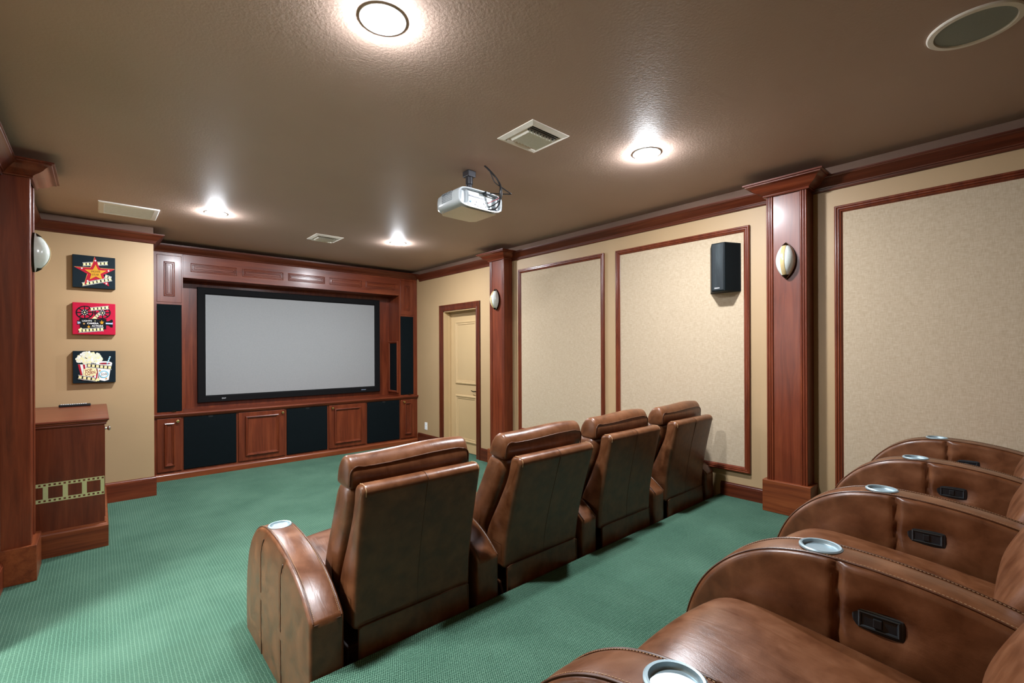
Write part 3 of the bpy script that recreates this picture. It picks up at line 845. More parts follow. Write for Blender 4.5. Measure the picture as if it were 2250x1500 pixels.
def ceiling_vent(x0, x1, y0, y1, label):
    o = thing('ceiling_vent', label, 'vent', ((x0 + x1) / 2, (y0 + y1) / 2, ZC), 'square air vents in the ceiling')
    fn = lambda u, v, h: (u, v, ZC - h)
    m = MB(); moulding(m, (x0, x1, y0, y1), [(0, 0), (0, 0.004), (0.030, 0.013), (0.036, 0.013), (0.036, 0.0)], fn)
    fr = part(m, 'frame', M['vent'], o)
    m = MB(); m.box(x0 + 0.03, x1 - 0.03, y0 + 0.03, y1 - 0.03, ZC - 0.0015, ZC - 0.0005)
    part(m, 'duct', M['black'], o)
    a0, a1, b0, b1 = x0 + 0.036, x1 - 0.036, y0 + 0.036, y1 - 0.036
    m = MB(); n = 9
    for k in range(n):
        c = a0 + 0.010 + (a1 - a0 - 0.034) * k / (n - 1)
        ya, yb = b0 + 0.055, b1 - 0.03
        m.grid([[(c - 0.004, ya, ZC - 0.003), (c - 0.004, yb, ZC - 0.003)], [(c + 0.003, ya, ZC - 0.012), (c + 0.003, yb, ZC - 0.012)], [(c + 0.016, ya, ZC - 0.020), (c + 0.016, yb, ZC - 0.020)], [(c + 0.0165, ya, ZC - 0.019), (c + 0.0165, yb, ZC - 0.019)]])
    part(m, 'louvers', M['vent'], o)
    m = MB()
    for k in range(3):
        c = b0 + 0.008 + 0.018 * k
        m.grid([[(a0, c, ZC - 0.002), (a1, c, ZC - 0.002)], [(a0, c - 0.010, ZC - 0.014), (a1, c - 0.010, ZC - 0.014)]])
    part(m, 'end_louver', M['vent'], o)
    m = MB(); m.grid([[(a0, b1 - 0.028, ZC - 0.002), (a1, b1 - 0.028, ZC - 0.002)], [(a0, b1 - 0.014, ZC - 0.016), (a1, b1 - 0.014, ZC - 0.016)], [(a0, b1, ZC - 0.02), (a1, b1, ZC - 0.02)]])
    part(m, 'end_louver', M['vent'], o)

def build_ceiling_things():
    for x, y, lab in ((0.825, 1.665, 'large-looking recessed ceiling light nearest the camera, at the top of the photo'), (2.665, 1.665, 'recessed ceiling light between the square vent and the right wall'),
                      (0.815, 5.0, 'recessed ceiling light in front of the white return grille'), (2.645, 4.98, 'recessed ceiling light above the right half of the screen')):
        downlight(x, y, lab)
    ceiling_vent(1.797, 2.102, 1.834, 2.140, 'large cream square ceiling vent beside the projector')
    ceiling_vent(1.765, 2.065, 5.145, 5.455, 'small-looking cream ceiling vent in front of the screen cabinets')
    o = thing('return_air_grille', 'white rectangular return air grille above the three pictures', 'vent', (0.21, 5.43, ZC))
    fn = lambda u, v, h: (u, v, ZC - h)
    m = MB(); moulding(m, (0.004, 0.420, 5.212, 5.645), [(0, 0), (0, 0.004), (0.006, 0.009), (0.038, 0.011), (0.042, 0.006), (0.042, 0)], fn); part(m, 'frame', M['white'], o)
    m = MB(); m.box(0.04, 0.384, 5.25, 5.61, ZC - 0.0075, ZC - 0.0005)
    for k in range(24):
        yy = 5.258 + k * 0.0148
        m.box(0.044, 0.380, yy, yy + 0.0125, ZC - 0.0085, ZC - 0.003)
    part(m, 'lattice', M['diffuser'], o)
    o = thing('ceiling_speaker', 'round grey-meshed ceiling speaker in the top right corner', 'speaker', (2.600, 0.150, ZC))
    f2 = lambda a, b, h: (2.600 + a, 0.150 + b, ZC - h)
    m = MB(); m.lathe([(0.143, 0), (0.143, 0.004), (0.139, 0.008), (0.121, 0.009), (0.1185, 0.004), (0.1185, 0)], f2, 64); part(m, 'rim', M['vent'], o, smooth=35)
    m = MB(); m.lathe([(0.118, 0.003), (0.08, 0.0055), (0.04, 0.007), (0.0005, 0.0075)], f2, 64); part(m, 'mesh_grille', M['grille_grey'], o, smooth=60)

def build_projector():
    o = thing('projector', 'white ceiling-mounted projector with cables at its back', 'projector', (1.98, 2.67, ZC))
    m = MB(); m.box(1.945, 2.015, 2.635, 2.705, ZC - 0.045, ZC - 0.0005); mt = part(m, 'ceiling_mount', M['gunmetal'], o, bevel=0.006)
    m = MB(); m.lathe([(0.0, 0), (0.026, 0), (0.026, 0.05), (0.020, 0.055), (0.020, 0.085), (0.034, 0.09), (0.034, 0.14), (0, 0.14)], lambda a, b, h: (1.98 + a, 2.67 + b, ZC - 0.043 - h), 24)
    part(m, 'pole', M['gunmetal'], mt, smooth=30)
    # body: rounded outline in x-z swept along y; rear is the flat end
    x0, x1, z0, z1 = 1.782, 2.158, 2.438, 2.570
    cx, cz = (x0 + x1) / 2, (z0 + z1) / 2
    def sect(k, dz=0.0, n=48):
        pts = []
        for i in range(n):
            t = 2 * PI * i / n; c, s = math.cos(t), math.sin(t)
            e = 0.42
            px = abs(c) ** e * (1 if c >= 0 else -1); pz = abs(s) ** (e * 1.25) * (1 if s >= 0 else -1)
            pts.append((cx + px * (x1 - x0) / 2 * k, cz + dz + pz * (z1 - z0) / 2 * (0.25 + 0.75 * k)))
        return pts
    rows = []
    for y, k in ((2.520, 0.975), (2.523, 0.995), (2.535, 1.0), (2.66, 1.0), (2.74, 0.99), (2.79, 0.95), (2.82, 0.86), (2.835, 0.70), (2.84, 0.5)):
        rows.append([(x, y, z) for x, z in sect(k)])
    rear = rows[0]
    inner = [(cx + (x - cx) * 0.955, 2.520, cz + (z - cz) * 0.90) for x, y, z in rear]
    deep = [(cx + (x - cx) * 0.94, 2.548, cz + (z - cz) * 0.87) for x, y, z in rear]
    m = MB(); m.grid([deep, inner] + rows, closed_u=True, cap0=True, cap1=True)
    body = part(m, 'body', M['projwhite'], o, smooth=40)
    m = MB()   # cream lower cover
    pts = []
    rows = []
    for y in (2.540, 2.62, 2.70, 2.78, 2.815):
        hw = 0.152 if y < 2.79 else 0.12
        rows.append([(cx - hw + 2 * hw * k / 8, y, 2.4345 - 0.006 * math.sin(PI * (y - 2.53) / 0.3) * math.sin(PI * k / 8)) for k in range(9)])
    m.grid(rows); m.grid([[(x, y, z + 0.012) for x, y, z in r] for r in rows])
    part(m, 'bottom_cover', M['projcream'], body, smooth=50)
    m = MB()
    for i in range(9):
        for j in range(6):
            m.box(x0 - 0.0012, x0 + 0.012, 2.60 + i * 0.014, 2.609 + i * 0.014, 2.486 + j * 0.011, 2.492 + j * 0.011)
    part(m, 'side_vent', M['ventgrey'], body)
    yr = 2.546
    m = MB(); m.box(1.880, 2.10, yr, yr + 0.01, 2.452, 2.553); io = part(m, 'port_panel', M['portwhite'], o)
    m = MB(); m.box(1.885, 2.03, yr - 0.004, yr + 0.001, 2.521, 2.527); part(m, 'label_bar', M['gunmetal'], io)
    for x, z, w, h in ((1.935, 2.468, 0.014, 0.007), (1.958, 2.462, 0.014, 0.006), (1.945, 2.486, 0.009, 0.009), (1.985, 2.460, 0.016, 0.006), (2.01, 2.486, 0.016, 0.008), (2.03, 2.468, 0.012, 0.008), (2.055, 2.474, 0.014, 0.01), (2.045, 2.50, 0.01, 0.01)):
        m = MB(); m.box(x, x + w, yr - 0.003, yr + 0.001, z, z + h)
        part(m, 'socket', M['black'], io)
    m = MB(); m.lathe([(0, 0.006), (0.006, 0.006), (0.0065, 0)], lambda a, b, h: (1.898 + a, yr - h, 2.485 + b), 16); part(m, 'blue_socket', M['blueplug'], io)
    for px in (1.827, 2.128):
        m = MB(); rows = []
        for d, s in ((0.0, 1.0), (0.006, 0.93), (0.020, 0.86)):
            rows.append([(px + 0.030 * s * math.copysign(abs(math.cos(t)) ** 0.5, math.cos(t)), 2.5195 + d, cz + 0.048 * s * math.copysign(abs(math.sin(t)) ** 0.5, math.sin(t))) for t in [2 * PI * k / 24 for k in range(24)]])
        m.grid(rows, closed_u=True, cap1=True)
        part(m, 'rear_recess', M['projwhite'], body, smooth=40)
    m = MB(); m.box(2.0, 2.04, 2.505, yr, 2.548, 2.568); part(m, 'power_plug', M['black'], body, bevel=0.004)
    m = MB(); m.lathe([(0.0, 0.028), (0.022, 0.028), (0.030, 0.02), (0.034, 0.0)], lambda a, b, h: (1.86 + a, 2.832 + h, cz + b), 28); part(m, 'lens', M['black'], body, smooth=40)
    # cables: a bundle from a hole in the ceiling
    c = thing('projector_cables', 'bundle of black cables dropping from the ceiling to the projector', 'cables', (2.02, 2.53, ZC))
    def spl(P, n=10):
        out = []; P = [Vector(p) for p in P]
        for i in range(len(P) - 1):
            a = P[max(0, i - 1)]; b = P[i]; d = P[i + 1]; e = P[min(len(P) - 1, i + 2)]
            for k in range(n):
                t = k / n
                out.append(0.5 * ((2 * b) + (d - a) * t + (2 * a - 5 * b + 4 * d - e) * t * t + (3 * b - a - 3 * d + e) * t ** 3))
        return out + [P[-1]]
    top = (1.995, 2.515, ZC - 0.001)
    for nm, P, r, mt2 in (('video_cable', [top, (2.03, 2.50, 2.715), (2.075, 2.48, 2.665), (2.09, 2.46, 2.61), (2.085, 2.455, 2.56), (2.10, 2.48, 2.50), (2.085, 2.51, 2.462), (2.04, 2.54, 2.452)], 0.0058, 'cable'),
                          ('control_cable', [top, (2.04, 2.495, 2.70), (2.085, 2.475, 2.65), (2.095, 2.455, 2.60), (2.10, 2.46, 2.53), (2.075, 2.50, 2.49), (2.06, 2.54, 2.478)], 0.0042, 'cable'),
                          ('power_cable', [top, (2.03, 2.50, 2.71), (2.06, 2.485, 2.64), (2.10, 2.46, 2.605), (2.165, 2.44, 2.573), (2.17, 2.445, 2.568), (2.11, 2.47, 2.562), (2.04, 2.505, 2.560)], 0.0038, 'cable'),
                          ('audio_lead', [(2.088, 2.457, 2.57), (2.088, 2.47, 2.53), (2.06, 2.50, 2.51), (2.045, 2.54, 2.50)], 0.0026, 'red')):
        m = MB(); m.tube(spl(P), r, 8); part(m, nm, M[mt2], c, smooth=60)

# ================================================================== SMALL THINGS ON THE RIGHT WALL
def build_wall_things():
    o = thing('wall_speaker', 'black trapezoid wall speaker on the middle fabric panel', 'speaker', (XR - 0.007, 1.67, 1.93))
    xw = XR - 0.0072; xf = 3.688
    pl = [(xw, 1.795), (xw, 1.545), (xf, 1.612), (xf, 1.717)]
    z0, z1 = 1.932, 2.318
    m = MB(); m.prism(pl, z0, z1, lambda u, v, h: (u, v, h)); b = part(m, 'enclosure', M['speakerbody'], o, bevel=0.005, seg=3)
    m = MB(); m.box(xf - 0.006, xf + 0.002, 1.619, 1.711, z0 + 0.008, z1 - 0.008); f = part(m, 'front_panel', M['speakerwood'], o, bevel=0.003)
    ps = text_polys('Definitive', 1.0, 0.3, 0.015); xs = [p[0] for q in ps for p in q]; k = 0.040 / (max(xs) - min(xs)); m = MB()
    for q in ps: m.face([(xf - 0.0065, 1.672 - u * k, 1.958 + v * k * 1.2) for u, v in q])
    part(m, 'maker_badge', ART[WHITE], f, weld=0)
    o = thing('outlet_plate', 'white outlet cover low on the wall between the cabinets and the door', 'outlet', (XR, 6.335, 0.235))
    m = MB(); m.box(XR - 0.006, XR, 6.297, 6.373, 0.235, 0.353); p = part(m, 'cover_plate', M['white'], o, bevel=0.003)
    for z in (0.272, 0.316):
        m = MB(); m.lathe([(0.0, 0.0085), (0.015, 0.0085), (0.016, 0.005)], lambda a, b, h: (XR - h, 6.335 + a, z + b), 18)
        part(m, 'socket', M['diffuser'], p)

# ================================================================== RECLINERS
def catmull(P, n):
    P = [np.array(p, float) for p in P]; out = []
    for i in range(len(P) - 1):
        a = P[max(0, i - 1)]; b = P[i]; d = P[i + 1]; e = P[min(len(P) - 1, i + 2)]
        for k in range(n):
            t = k / n
            out.append(0.5 * ((2 * b) + (d - a) * t + (2 * a - 5 * b + 4 * d - e) * t * t + (3 * b - a - 3 * d + e) * t ** 3))
    out.append(P[-1]); return np.array(out)

ARM_PTS = [(0.968, 0.030), (0.977, 0.12), (0.975, 0.227), (0.966, 0.318), (0.944, 0.400), (0.905, 0.480), (0.850, 0.546), (0.785, 0.596), (0.71, 0.630), (0.62, 0.648), (0.53, 0.650), (0.43, 0.643), (0.33, 0.628), (0.24, 0.606), (0.16, 0.578), (0.09, 0.540), (0.035, 0.500), (0.0, 0.470)]

def resample(P, step):
    d = np.r_[0, np.cumsum(np.linalg.norm(np.diff(P, axis=0), axis=1))]
    n = max(2, int(round(d[-1] / step))); t = np.linspace(0, d[-1], n + 1)
    return np.c_[np.interp(t, d, P[:, 0]), np.interp(t, d, P[:, 1])]

def arm_top():
    c = resample(catmull(ARM_PTS, 12), 0.010)
    return c

def poly_dist(Q, P):
    """distance of each point in Q to the closed polyline P"""
    A = P; B = np.roll(P, -1, axis=0); AB = B - A
    L2 = (AB ** 2).sum(1) + 1e-12
    t = np.clip(((Q[:, None, :] - A[None]) * AB[None]).sum(2) / L2[None], 0, 1)
    C = A[None] + t[..., None] * AB[None]
    return np.linalg.norm(Q[:, None, :] - C, axis=2).min(1)

def arm_mesh(outer):
    """arm body. outer: left face has two seams (row end); otherwise a deep seam and a dent round the switch"""
    top = arm_top()
    rear = resample(np.array([(0.0, 0.470), (0.0, 0.030)]), 0.02)[1:]
    botm = resample(np.array([(0.0, 0.030), (0.968, 0.030)]), 0.010)[1:-1]
    loop = np.vstack([top, rear, botm])
    hwid = 0.063
    a, b = np.array((0.20, 0.25)), np.array((0.72, 0.33)); ab = b - a
    t = np.clip(((loop - a) @ ab) / (ab @ ab), 0, 1)
    spine = a + t[:, None] * ab
    s_list = [0.0, 0.004, 0.009, 0.016, 0.025, 0.037, 0.052, 0.07, 0.095, 0.125, 0.16, 0.2, 0.245, 0.295, 0.35, 0.41, 0.47, 0.53, 0.59, 0.65, 0.71, 0.77, 0.83, 0.89, 0.95]
    mb = MB()
    def side(sg):
        rows = []
        for s in s_list:
            P = loop + (spine - loop) * s
            d = poly_dist(P, loop) if s > 0 else np.zeros(len(P))
            r = 0.016
            dd = np.clip(d, 0, r)
            x = hwid - r + np.sqrt(np.maximum(0, r * r - (r - dd) ** 2)) + 0.006 * np.clip(d / 0.10, 0, 1)
            y, z = P[:, 0], P[:, 1]
            if sg < 0 and not outer:
                g = np.clip(d / 0.012, 0, 1)
                ys = 0.553 + 0.010 * (z - 0.45)
                x = x - g * 0.014 * np.exp(-((y - ys) / 0.0075) ** 2) + g * 0.005 * np.exp(-((y - ys + 0.05) / 0.035) ** 2)
                e = ((y - 0.472) / 0.062) ** 2 + ((z - 0.525) / 0.034) ** 2
                x = x - g * 0.016 * np.exp(-np.maximum(0, e - 0.6) * 1.1)
            if sg < 0 and outer:
                g = np.clip(d / 0.012, 0, 1)
                for y0, y1, z1 in ((0.665, 0.66, 0.60), (0.355, 0.335, 0.56)):
                    yy = np.where(z < 0.5, y0, y0 - (z - 0.5) ** 2 * 5)
                    x = x - g * 0.005 * np.exp(-((y - yy) / 0.006) ** 2)
            rows.append([(sg * xx, yy, zz) for xx, yy, zz in zip(x, y, z)])
        return rows
    L = side(-1); R = side(1)
    mb.grid(L, closed_u=True, cap1=True); mb.grid(R, closed_u=True, cap1=True)
    # top band with a slight crown
    nrm = np.zeros_like(loop)
    tg = np.roll(loop, -1, axis=0) - np.roll(loop, 1, axis=0); nrm = np.c_[tg[:, 1], -tg[:, 0]]; nrm /= np.linalg.norm(nrm, axis=1)[:, None]
    cen = loop.mean(0)
    if ((loop - cen) * nrm).sum() < 0: nrm = -nrm
    k = hwid - 0.016
    rows = []
    for q in np.linspace(-1, 1, 9):
        off = 0.004 * (1 - q * q)
        rows.append([(q * k, p[0] + off * n[0], p[1] + off * n[1]) for p, n in zip(loop, nrm)])
    mb.grid(rows, closed_u=True)
    return mb, loop, nrm

CUP_Y = 0.605
def cut_cup(ob):
    """bore the cup holder through the top of the arm"""
    m = MB(); m.lathe([(0.0, 0.56), (0.0445, 0.56), (0.0445, 0.70), (0.0, 0.70)], lambda a, b, h: (a, CUP_Y + b, h), 40)
    cut = m.build('cutter', M['steel'])
    md = ob.modifiers.new('bore', 'BOOLEAN'); md.operation = 'DIFFERENCE'; md.object = cut; md.solver = 'EXACT'
    dg = bpy.context.evaluated_depsgraph_get(); dg.update()
    me = bpy.data.meshes.new_from_object(ob.evaluated_get(dg))
    ob.modifiers.clear(); ob.data = me
    me.materials.clear(); me.materials.append(M['leather'])
    for p in me.polygons: p.material_index = 0; p.use_smooth = True
    me.set_sharp_from_angle(angle=math.radians(50))
    bpy.data.objects.remove(cut)

def make_arm(parent, x, outer=False):
    mb, loop, nrm = arm_mesh(outer)
    o = mb.build('armrest', M['leather'], parent, smooth=50, weld=2e-4)
    cut_cup(o)
    o.location = (x, 0, 0)
    topn = len(arm_top())
    idx = list(range(2, topn))
    for sg in (-1, 1):
        m = MB(); m.tube([(sg * 0.0525, loop[i][0] + nrm[i][0] * 0.0006, loop[i][1] + nrm[i][1] * 0.0006) for i in idx], 0.0030, 6)
        m.build('piping', M['leather_dark'], o, smooth=60)
        m = MB(); dense = resample(loop[idx[0]:idx[-1]], 0.0072)
        for i in range(1, len(dense) - 1):
            tn = dense[i + 1] - dense[i - 1]; tn /= np.linalg.norm(tn); n2 = np.array((tn[1], -tn[0]))
            if n2[1] < 0 and tn[0] < 0: n2 = -n2
            p = dense[i] + n2 * 0.0022; h = 0.0021
            c = [(p[0] - tn[0] * h, p[1] - tn[1] * h), (p[0] + tn[0] * h, p[1] + tn[1] * h)]
            m.tube([(sg * 0.0465, *c[0]), (sg * 0.0465, *c[1])], 0.0008, 4)
        m.build('stitching', M['stitch'], o)
    # cup holder: rolled rim and a steel cup
    zc = float(np.interp(CUP_Y, loop[:topn][::-1, 0], loop[:topn][::-1, 1])) + 0.0045
    m = MB(); m.lathe([(0.0505, -0.003), (0.0505, 0.0015), (0.0470, 0.0045), (0.0425, 0.0035), (0.0415, -0.002), (0.0405, -0.005), (0.0390, -0.0065), (0.0005, -0.007)], lambda a, b, h: (a, CUP_Y + b, zc + h), 44)
    m.build('cup_holder', M['steel'], o, smooth=40)
    if not outer:
        def sw(u, v, h): return (-0.0535 - h, u, v)
        m = MB(); m.box(-0.0600, -0.040, 0.420, 0.524, 0.497, 0.551)
        s = m.build('switch_plate', M['switch'], o, bevel=0.004)
        m = MB(); moulding(m, (0.428, 0.510, 0.504, 0.545), [(0, 0.005), (0, 0.0085), (0.003, 0.0095), (0.006, 0.0085), (0.008, 0.006)], sw); m.build('switch_bezel', M['switch'], o)
        m = MB(); m.box(-0.0650, -0.055, 0.462, 0.480, 0.514, 0.536); m.build('rocker_switch', M['black'], o, bevel=0.002)
        m = MB(); m.tube([(-0.0610, 0.5535 + 0.010 * (z - 0.45) + 0.010, z) for z in np.linspace(0.40, 0.615, 12)], 0.0028, 6)
        m.build('seam', M['leather'], o, smooth=60)
    else:
        m = MB(); m.tube([(-0.0668, 0.665 - max(0, z - 0.5) ** 2 * 5, z) for z in np.linspace(0.05, 0.60, 24)], 0.0026, 6); m.build('seam', M['leather_dark'], o)
        m = MB(); m.tube([(-0.0668, 0.355 - max(0, z - 0.5) ** 2 * 5, z) for z in np.linspace(0.05, 0.585, 24)], 0.0022, 6); m.build('seam', M['leather_dark'], o)
        m = MB(); m.tube([(q, -0.0008, 0.463) for q in np.linspace(-0.05, 0.05, 6)], 0.0018, 6); m.build('seam', M['leather_dark'], o)
    m = MB()
    for y in (0.06, 0.90): m.lathe([(0.0, 0), (0.018, 0), (0.018, 0.031), (0, 0.031)], lambda a, b, h: (a, y + b, h), 14)
    m.build('feet', M['black'], o)
    return o

def inset(P, d):
    """shrink a closed polygon by d (one value or per row)"""
    n = len(P); tg = np.roll(P, -1, axis=0) - np.roll(P, 1, axis=0)
    nr = np.c_[tg[:, 1], -tg[:, 0]]; nr /= np.linalg.norm(nr, axis=1)[:, None] + 1e-12
    area = 0.5 * np.sum(P[:, 0] * np.roll(P[:, 1], -1) - np.roll(P[:, 0], -1) * P[:, 1])
    if area < 0: nr = -nr
    return P - nr * d

def pad(loop_pts, xh, r, puff=0.0, step=0.016, sm=6, ramp_fn=None, xr=None):
    """upholstered part: a y-z outline drawn across x with rounded ends and a soft crown"""
    Q = list(loop_pts) + [loop_pts[0]]
    P = resample(catmull(Q, sm), step)[:-1]
    rows = []
    xs = [(-xh + r * (1 - math.cos(t)), r * (1 - math.sin(t))) for t in [PI / 2 * k / 6 for k in range(7)]]
    mid = [(x, 0.0) for x in np.linspace(-xh + r, xh - r, 17)[1:-1]]
    allx = xs + mid + [(-x, d) for x, d in xs[::-1]]
    mb = MB()
    for x, d in allx:
        R = inset(P, d - puff * (1 - (x / xh) ** 2))
        row = []
        for y, z in R:
            k = ramp_fn(x, y, z) if ramp_fn else (0, 0, 0)
            row.append((x + k[0], y + k[1], z + k[2]))
        rows.append(row)
    # domed ends
    first = inset(P, r); c = first.mean(0)
    e0 = [(-xh - 0.004, c[0] + (y - c[0]) * 0.6, c[1] + (z - c[1]) * 0.6) for y, z in first]
    e1 = [(xh + 0.004, c[0] + (y - c[0]) * 0.6, c[1] + (z - c[1]) * 0.6) for y, z in first]
    if ramp_fn:
        e0 = [tuple(np.add(p, ramp_fn(*p))) for p in e0]; e1 = [tuple(np.add(p, ramp_fn(*p))) for p in e1]
    mb.grid([e0] + rows + [e1], closed_u=True, cap0=True, cap1=True)
    return mb

SHELL = [(-0.078, 0.930), (-0.072, 0.948), (-0.055, 0.958), (-0.030, 0.958), (-0.008, 0.950), (0.006, 0.930), (0.024, 0.840), (0.079, 0.710), (0.161, 0.527), (0.165, 0.400), (0.150, 0.376), (0.080, 0.372), (0.022, 0.374), (0.012, 0.390), (0.008, 0.460), (0.001, 0.536), (-0.018, 0.650), (-0.040, 0.759), (-0.060, 0.850)]
BACKC = [(0.150, 0.932), (0.178, 0.900), (0.205, 0.840), (0.239, 0.760), (0.288, 0.650), (0.326, 0.544), (0.335, 0.470), (0.315, 0.420), (0.25, 0.405), (0.180, 0.420), (0.172, 0.527), (0.092, 0.710), (0.045, 0.840), (0.046, 0.900), (0.070, 0.928), (0.11, 0.936)]
HEAD = [(0.032, 0.936), (0.026, 0.965), (0.028, 0.998), (0.042, 1.032), (0.062, 1.049), (0.086, 1.052), (0.112, 1.041), (0.136, 1.014), (0.152, 0.980), (0.160, 0.945), (0.150, 0.925), (0.09, 0.918), (0.045, 0.922)]
SEATC = [(0.27, 0.43), (0.42, 0.452), (0.58, 0.468), (0.72, 0.478), (0.80, 0.470), (0.850, 0.440), (0.868, 0.395), (0.866, 0.33), (0.85, 0.292), (0.80, 0.285), (0.5, 0.285), (0.27, 0.285), (0.24, 0.35)]

def make_recliner():
    t = thing('theater_recliner', 'placeholder', 'recliner', (0, 0, 0), None)
    # base
    m = MB(); m.box(-0.285, 0.285, 0.07, 0.80, 0.03, 0.29); m.build('base', M['leather_dark'], t, bevel=0.01)
    m = pad(SEATC, 0.304, 0.045, 0.012, ramp_fn=lambda x, y, z: (0, 0, (0.022 * (1 - (abs(x) / 0.32) ** 2.2) if z > 0.36 else 0.0)))
    st = m.build('seat_cushion', M['leather'], t, smooth=60)
    m = pad([(0.862, 0.07), (0.872, 0.10), (0.876, 0.18), (0.872, 0.262), (0.862, 0.282), (0.84, 0.285), (0.82, 0.27), (0.815, 0.18), (0.82, 0.08), (0.84, 0.066)], 0.300, 0.018, 0.008)
    m.build('footrest', M['leather'], t, smooth=60)
    m = pad(SHELL, 0.281, 0.022, 0.0, step=0.013)
    sh = m.build('back_shell', M['leather'], t, smooth=55)
    m = MB(); rl = catmull([(0.0125, 0.385), (0.008, 0.460), (0.001, 0.536), (-0.018, 0.650), (-0.040, 0.759), (-0.060, 0.850), (-0.0785, 0.930), (-0.073, 0.949), (-0.055, 0.959), (-0.030, 0.959)], 6)
    m.tube([(0.0, y - 0.0002, z) for y, z in rl], 0.0012, 6)
    m.build('center_seam', M['leather_dark'], sh)
    for s in (-1, 1):
        m = MB(); m.tube([(s * 0.266, y, z) for y, z in catmull([(-0.0745, 0.915), (-0.0755, 0.935), (-0.068, 0.9475), (-0.052, 0.9565), (-0.02, 0.9555)], 5)], 0.0016, 6)
        m.build('corner_seam', M['stitch'], sh)
    m = pad(BACKC, 0.288, 0.040, 0.004, step=0.018)
    m.build('back_cushion', M['leather'], t, smooth=60)
    m = pad(HEAD, 0.290, 0.020, 0.006, step=0.011, ramp_fn=lambda x, y, z: (0, 0, 0.006 * math.sin(x * 9.0) * (1 if z > 1.0 else 0)))
    hd = m.build('headrest', M['leather'], t, smooth=60)
    # welt along the rear upper edge of the headrest, wrapping down its ends
    w = []
    for q in range(8): w.append((-0.2852, 0.0325 - 0.004 * q / 7, 0.934 + 0.044 * q / 7))
    for q in range(1, 13):
        a = PI / 2 * q / 12
        w.append((-0.2852 + 0.034 * (1 - math.cos(a)), 0.0285 - 0.0005 * q / 12, 0.978 + 0.033 * math.sin(a)))
    for x in np.linspace(-0.245, 0.245, 28)[1:-1]: w.append((x, 0.0285 - 0.0055 * (1 - (x / 0.27) ** 2), 1.0110 + 0.002 * (1 - (x / 0.26) ** 2) + 0.006 * math.sin(x * 9)))
    w2 = [(-x, y, z) for x, y, z in w[:20]][::-1]
    m = MB(); m.tube(w + w2, 0.0028, 6); m.build('piping', M['leather_dark'], hd, smooth=60)
    # kick flap
    m = MB()
    rows = []
    for i in range(13):
        z = 0.385 - 0.345 * i / 12
        rows.append([(x, 0.006 - 0.004 * math.sin(PI * i / 12) + 0.0012 * math.sin(x * 13), z) for x in np.linspace(-0.262, 0.262, 15)])
    m.grid(rows); m.grid([[(x, y + 0.010, z) for x, y, z in r] for r in rows])
    fl = m.build('kick_flap', M['leather'], t, smooth=60)
    m = MB(); m.tube([(-0.262, 0.003, 0.045), (-0.264, 0.001, 0.22), (-0.262, 0.003, 0.382), (-0.245, 0.002, 0.389), (0.245, 0.002, 0.389), (0.262, 0.003, 0.382), (0.264, 0.001, 0.22), (0.262, 0.003, 0.045)], 0.0022, 6)
    m.build('flap_edge', M['leather_dark'], fl)
    make_arm(t, 0.384)
    return t

def dup(o, parent=None):
    c = o.copy(); COL.objects.link(c); c.parent = parent
    for ch in list(o.children): dup(ch, c)
    return c

def recline(t, deg, sink=0.0):
    R = Matrix.Rotation(math.radians(deg), 4, 'X'); p = Vector((0, 0.03, 0.40))
    for ch in t.children:
        if ch.name.split('.')[0] in ('back_shell', 'back_cushion', 'headrest'):
            ch.rotation_euler = (math.radians(deg), 0, 0)
            ch.location = p - R.to_3x3() @ p + Vector((0, sink if ch.name.startswith('back_cushion') else 0, 0))

def build_recliners():
    proto = make_recliner()
    arm_holder = thing('arm_holder', 'x', 'x')
    outer = make_arm(arm_holder, -0.384, True)
    rows = [('front row of leather recliners', 0.634, 1.745, 0.0, [
                'front-row brown leather recliner nearest the camera, its outer armrest with cup holder in full view',
                'front-row brown leather recliner tilted back farthest, second from the left',
                'front-row brown leather recliner between the tilted-back one and the one by the wall',
                'front-row brown leather recliner by the right wall, below the black wall speaker']),
            ('back row of leather recliners', 0.690, -0.222, ZP, [
                'back-row brown leather recliner at the bottom of the photo, its seat cushion in view',
                'back-row brown leather recliner beyond the nearest full armrest, second along from the camera',
                'back-row brown leather recliner third along from the camera, one short of the wall',
                'back-row brown leather recliner against the right wall, its armrest the highest in the photo'])]
    first = True; ends = []
    for grp, x0, y0, z0, labels in rows:
        for i, lab in enumerate(labels):
            o = proto if first else dup(proto)
            first = False
            o.location = (x0 + 0.384 + 0.768 * i, y0, z0)
            tag(o, lab, 'recliner', grp)
            if i == 0: ends.append(o)
            if grp.startswith('front') and i == 1: recline(o, 4.5)
            if grp.startswith('back'): recline(o, 6.0, -0.035)
    for o in ends: dup(outer, o)
    # the row-end arm was only needed as a source for its copies
    for ob in list(outer.children) + [outer, arm_holder]: bpy.data.objects.remove(ob)

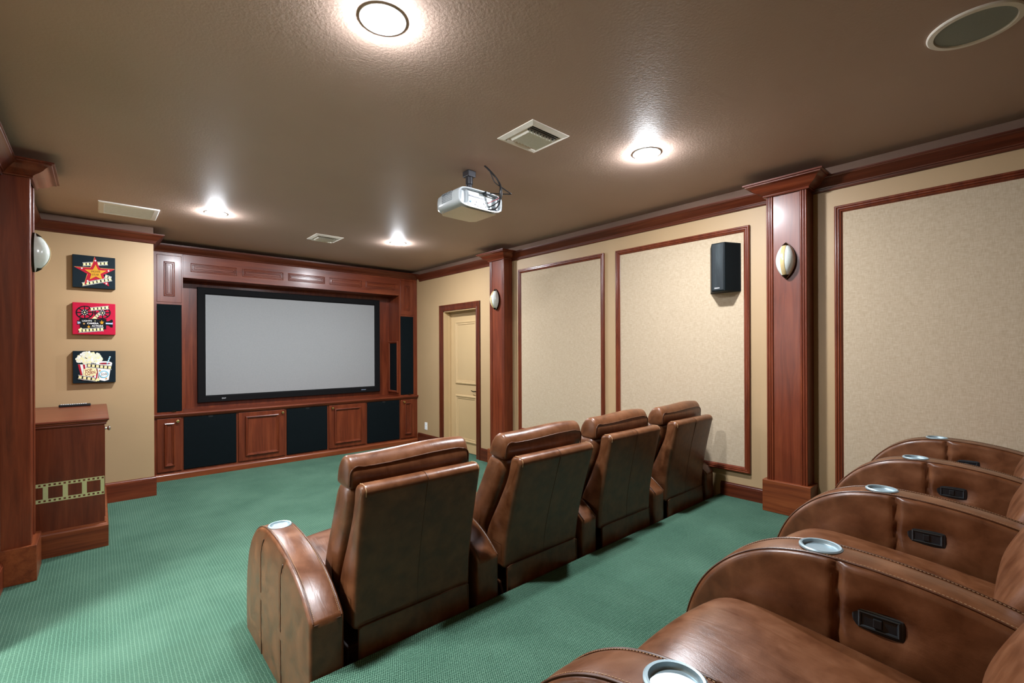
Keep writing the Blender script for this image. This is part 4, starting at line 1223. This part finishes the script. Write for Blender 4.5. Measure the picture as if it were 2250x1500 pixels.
# ================================================================== BUILD
build_setting()
for nm, lab, yc, zf, face, wall, sg, half in (('column_1', 'near fluted cherry pilaster on the right wall, standing on the platform', 1.179, ZP, 3.702, XR, -1, 0.133),
                                              ('column_2', 'far fluted cherry pilaster between the tan door and the fabric panels', 4.433, 0.0, 3.702, XR, -1, 0.139),
                                              ('column_3', 'cherry pilaster at the left edge beside the low cabinet', 4.433, 0.0, -0.326, XL, 1, 0.139)):
    pilaster(nm, lab, yc, zf, face, wall, sg, half)
G = 'football-shaped wall sconces on the pilasters'
sconce('frosted glass sconce with a gold band on the near right pilaster', 1.177, 2.104, 3.702, -1, G)
sconce('frosted glass sconce on the far right pilaster beside the door', 4.440, 2.104, 3.702, -1, G)
sconce('frosted glass sconce in profile on the left pilaster', 4.433, 2.135, -0.326, 1, G)
wall_panel('large tan fabric panel at the right edge, above the back-row seats', -0.35, 0.914, 0.487, 2.457)
wall_panel('middle tan fabric panel, the one with the black speaker', 1.478, 2.742, 0.487, 2.447)
wall_panel('far tan fabric panel next to the far pilaster', 2.887, 4.170, 0.487, 2.452)
build_cabinets()
build_console()
build_pictures()
build_ceiling_things()
build_projector()
build_wall_things()
build_recliners()

# ------------------------------------------------------------------ world, camera, view
w = bpy.data.worlds.new('World'); S.world = w; w.use_nodes = True
w.node_tree.nodes['Background'].inputs[0].default_value = (0.5, 0.6, 0.7, 1); w.node_tree.nodes['Background'].inputs[1].default_value = 0.02

cam = bpy.data.cameras.new('Camera'); co = bpy.data.objects.new('Camera', cam); COL.objects.link(co)
yaw, roll = 0.72836585, -0.00421904
f = Vector((math.sin(yaw), math.cos(yaw), 0)); r = Vector((math.cos(yaw), -math.sin(yaw), 0)); u = r.cross(f)
r2 = r * math.cos(roll) + u * math.sin(roll); u2 = -r * math.sin(roll) + u * math.cos(roll)
Mx = Matrix((r2, u2, -f)).transposed().to_4x4(); Mx.translation = (0, 0, CAMZ)
co.matrix_world = Mx
cam.sensor_fit = 'HORIZONTAL'; cam.sensor_width = 36.0
cam.lens = 36.0 * 1019.83 / 2250
cam.shift_x = 0.0; cam.shift_y = (771.108 - 750) / 2250
cam.clip_start = 0.02; cam.clip_end = 50
S.camera = co

S.view_settings.view_transform = 'Standard'; S.view_settings.look = 'None'
S.view_settings.exposure = 0.82; S.view_settings.gamma = 1.0; S.view_settings.use_curve_mapping = False
S.cycles.max_bounces = 6; S.cycles.diffuse_bounces = 4; S.cycles.glossy_bounces = 3; S.cycles.transmission_bounces = 1
S.cycles.adaptive_threshold = 0.02; S.cycles.caustics_reflective = False; S.cycles.caustics_refractive = False
S.cycles.sample_clamp_indirect = 6.0
S.cycles.use_denoising = True
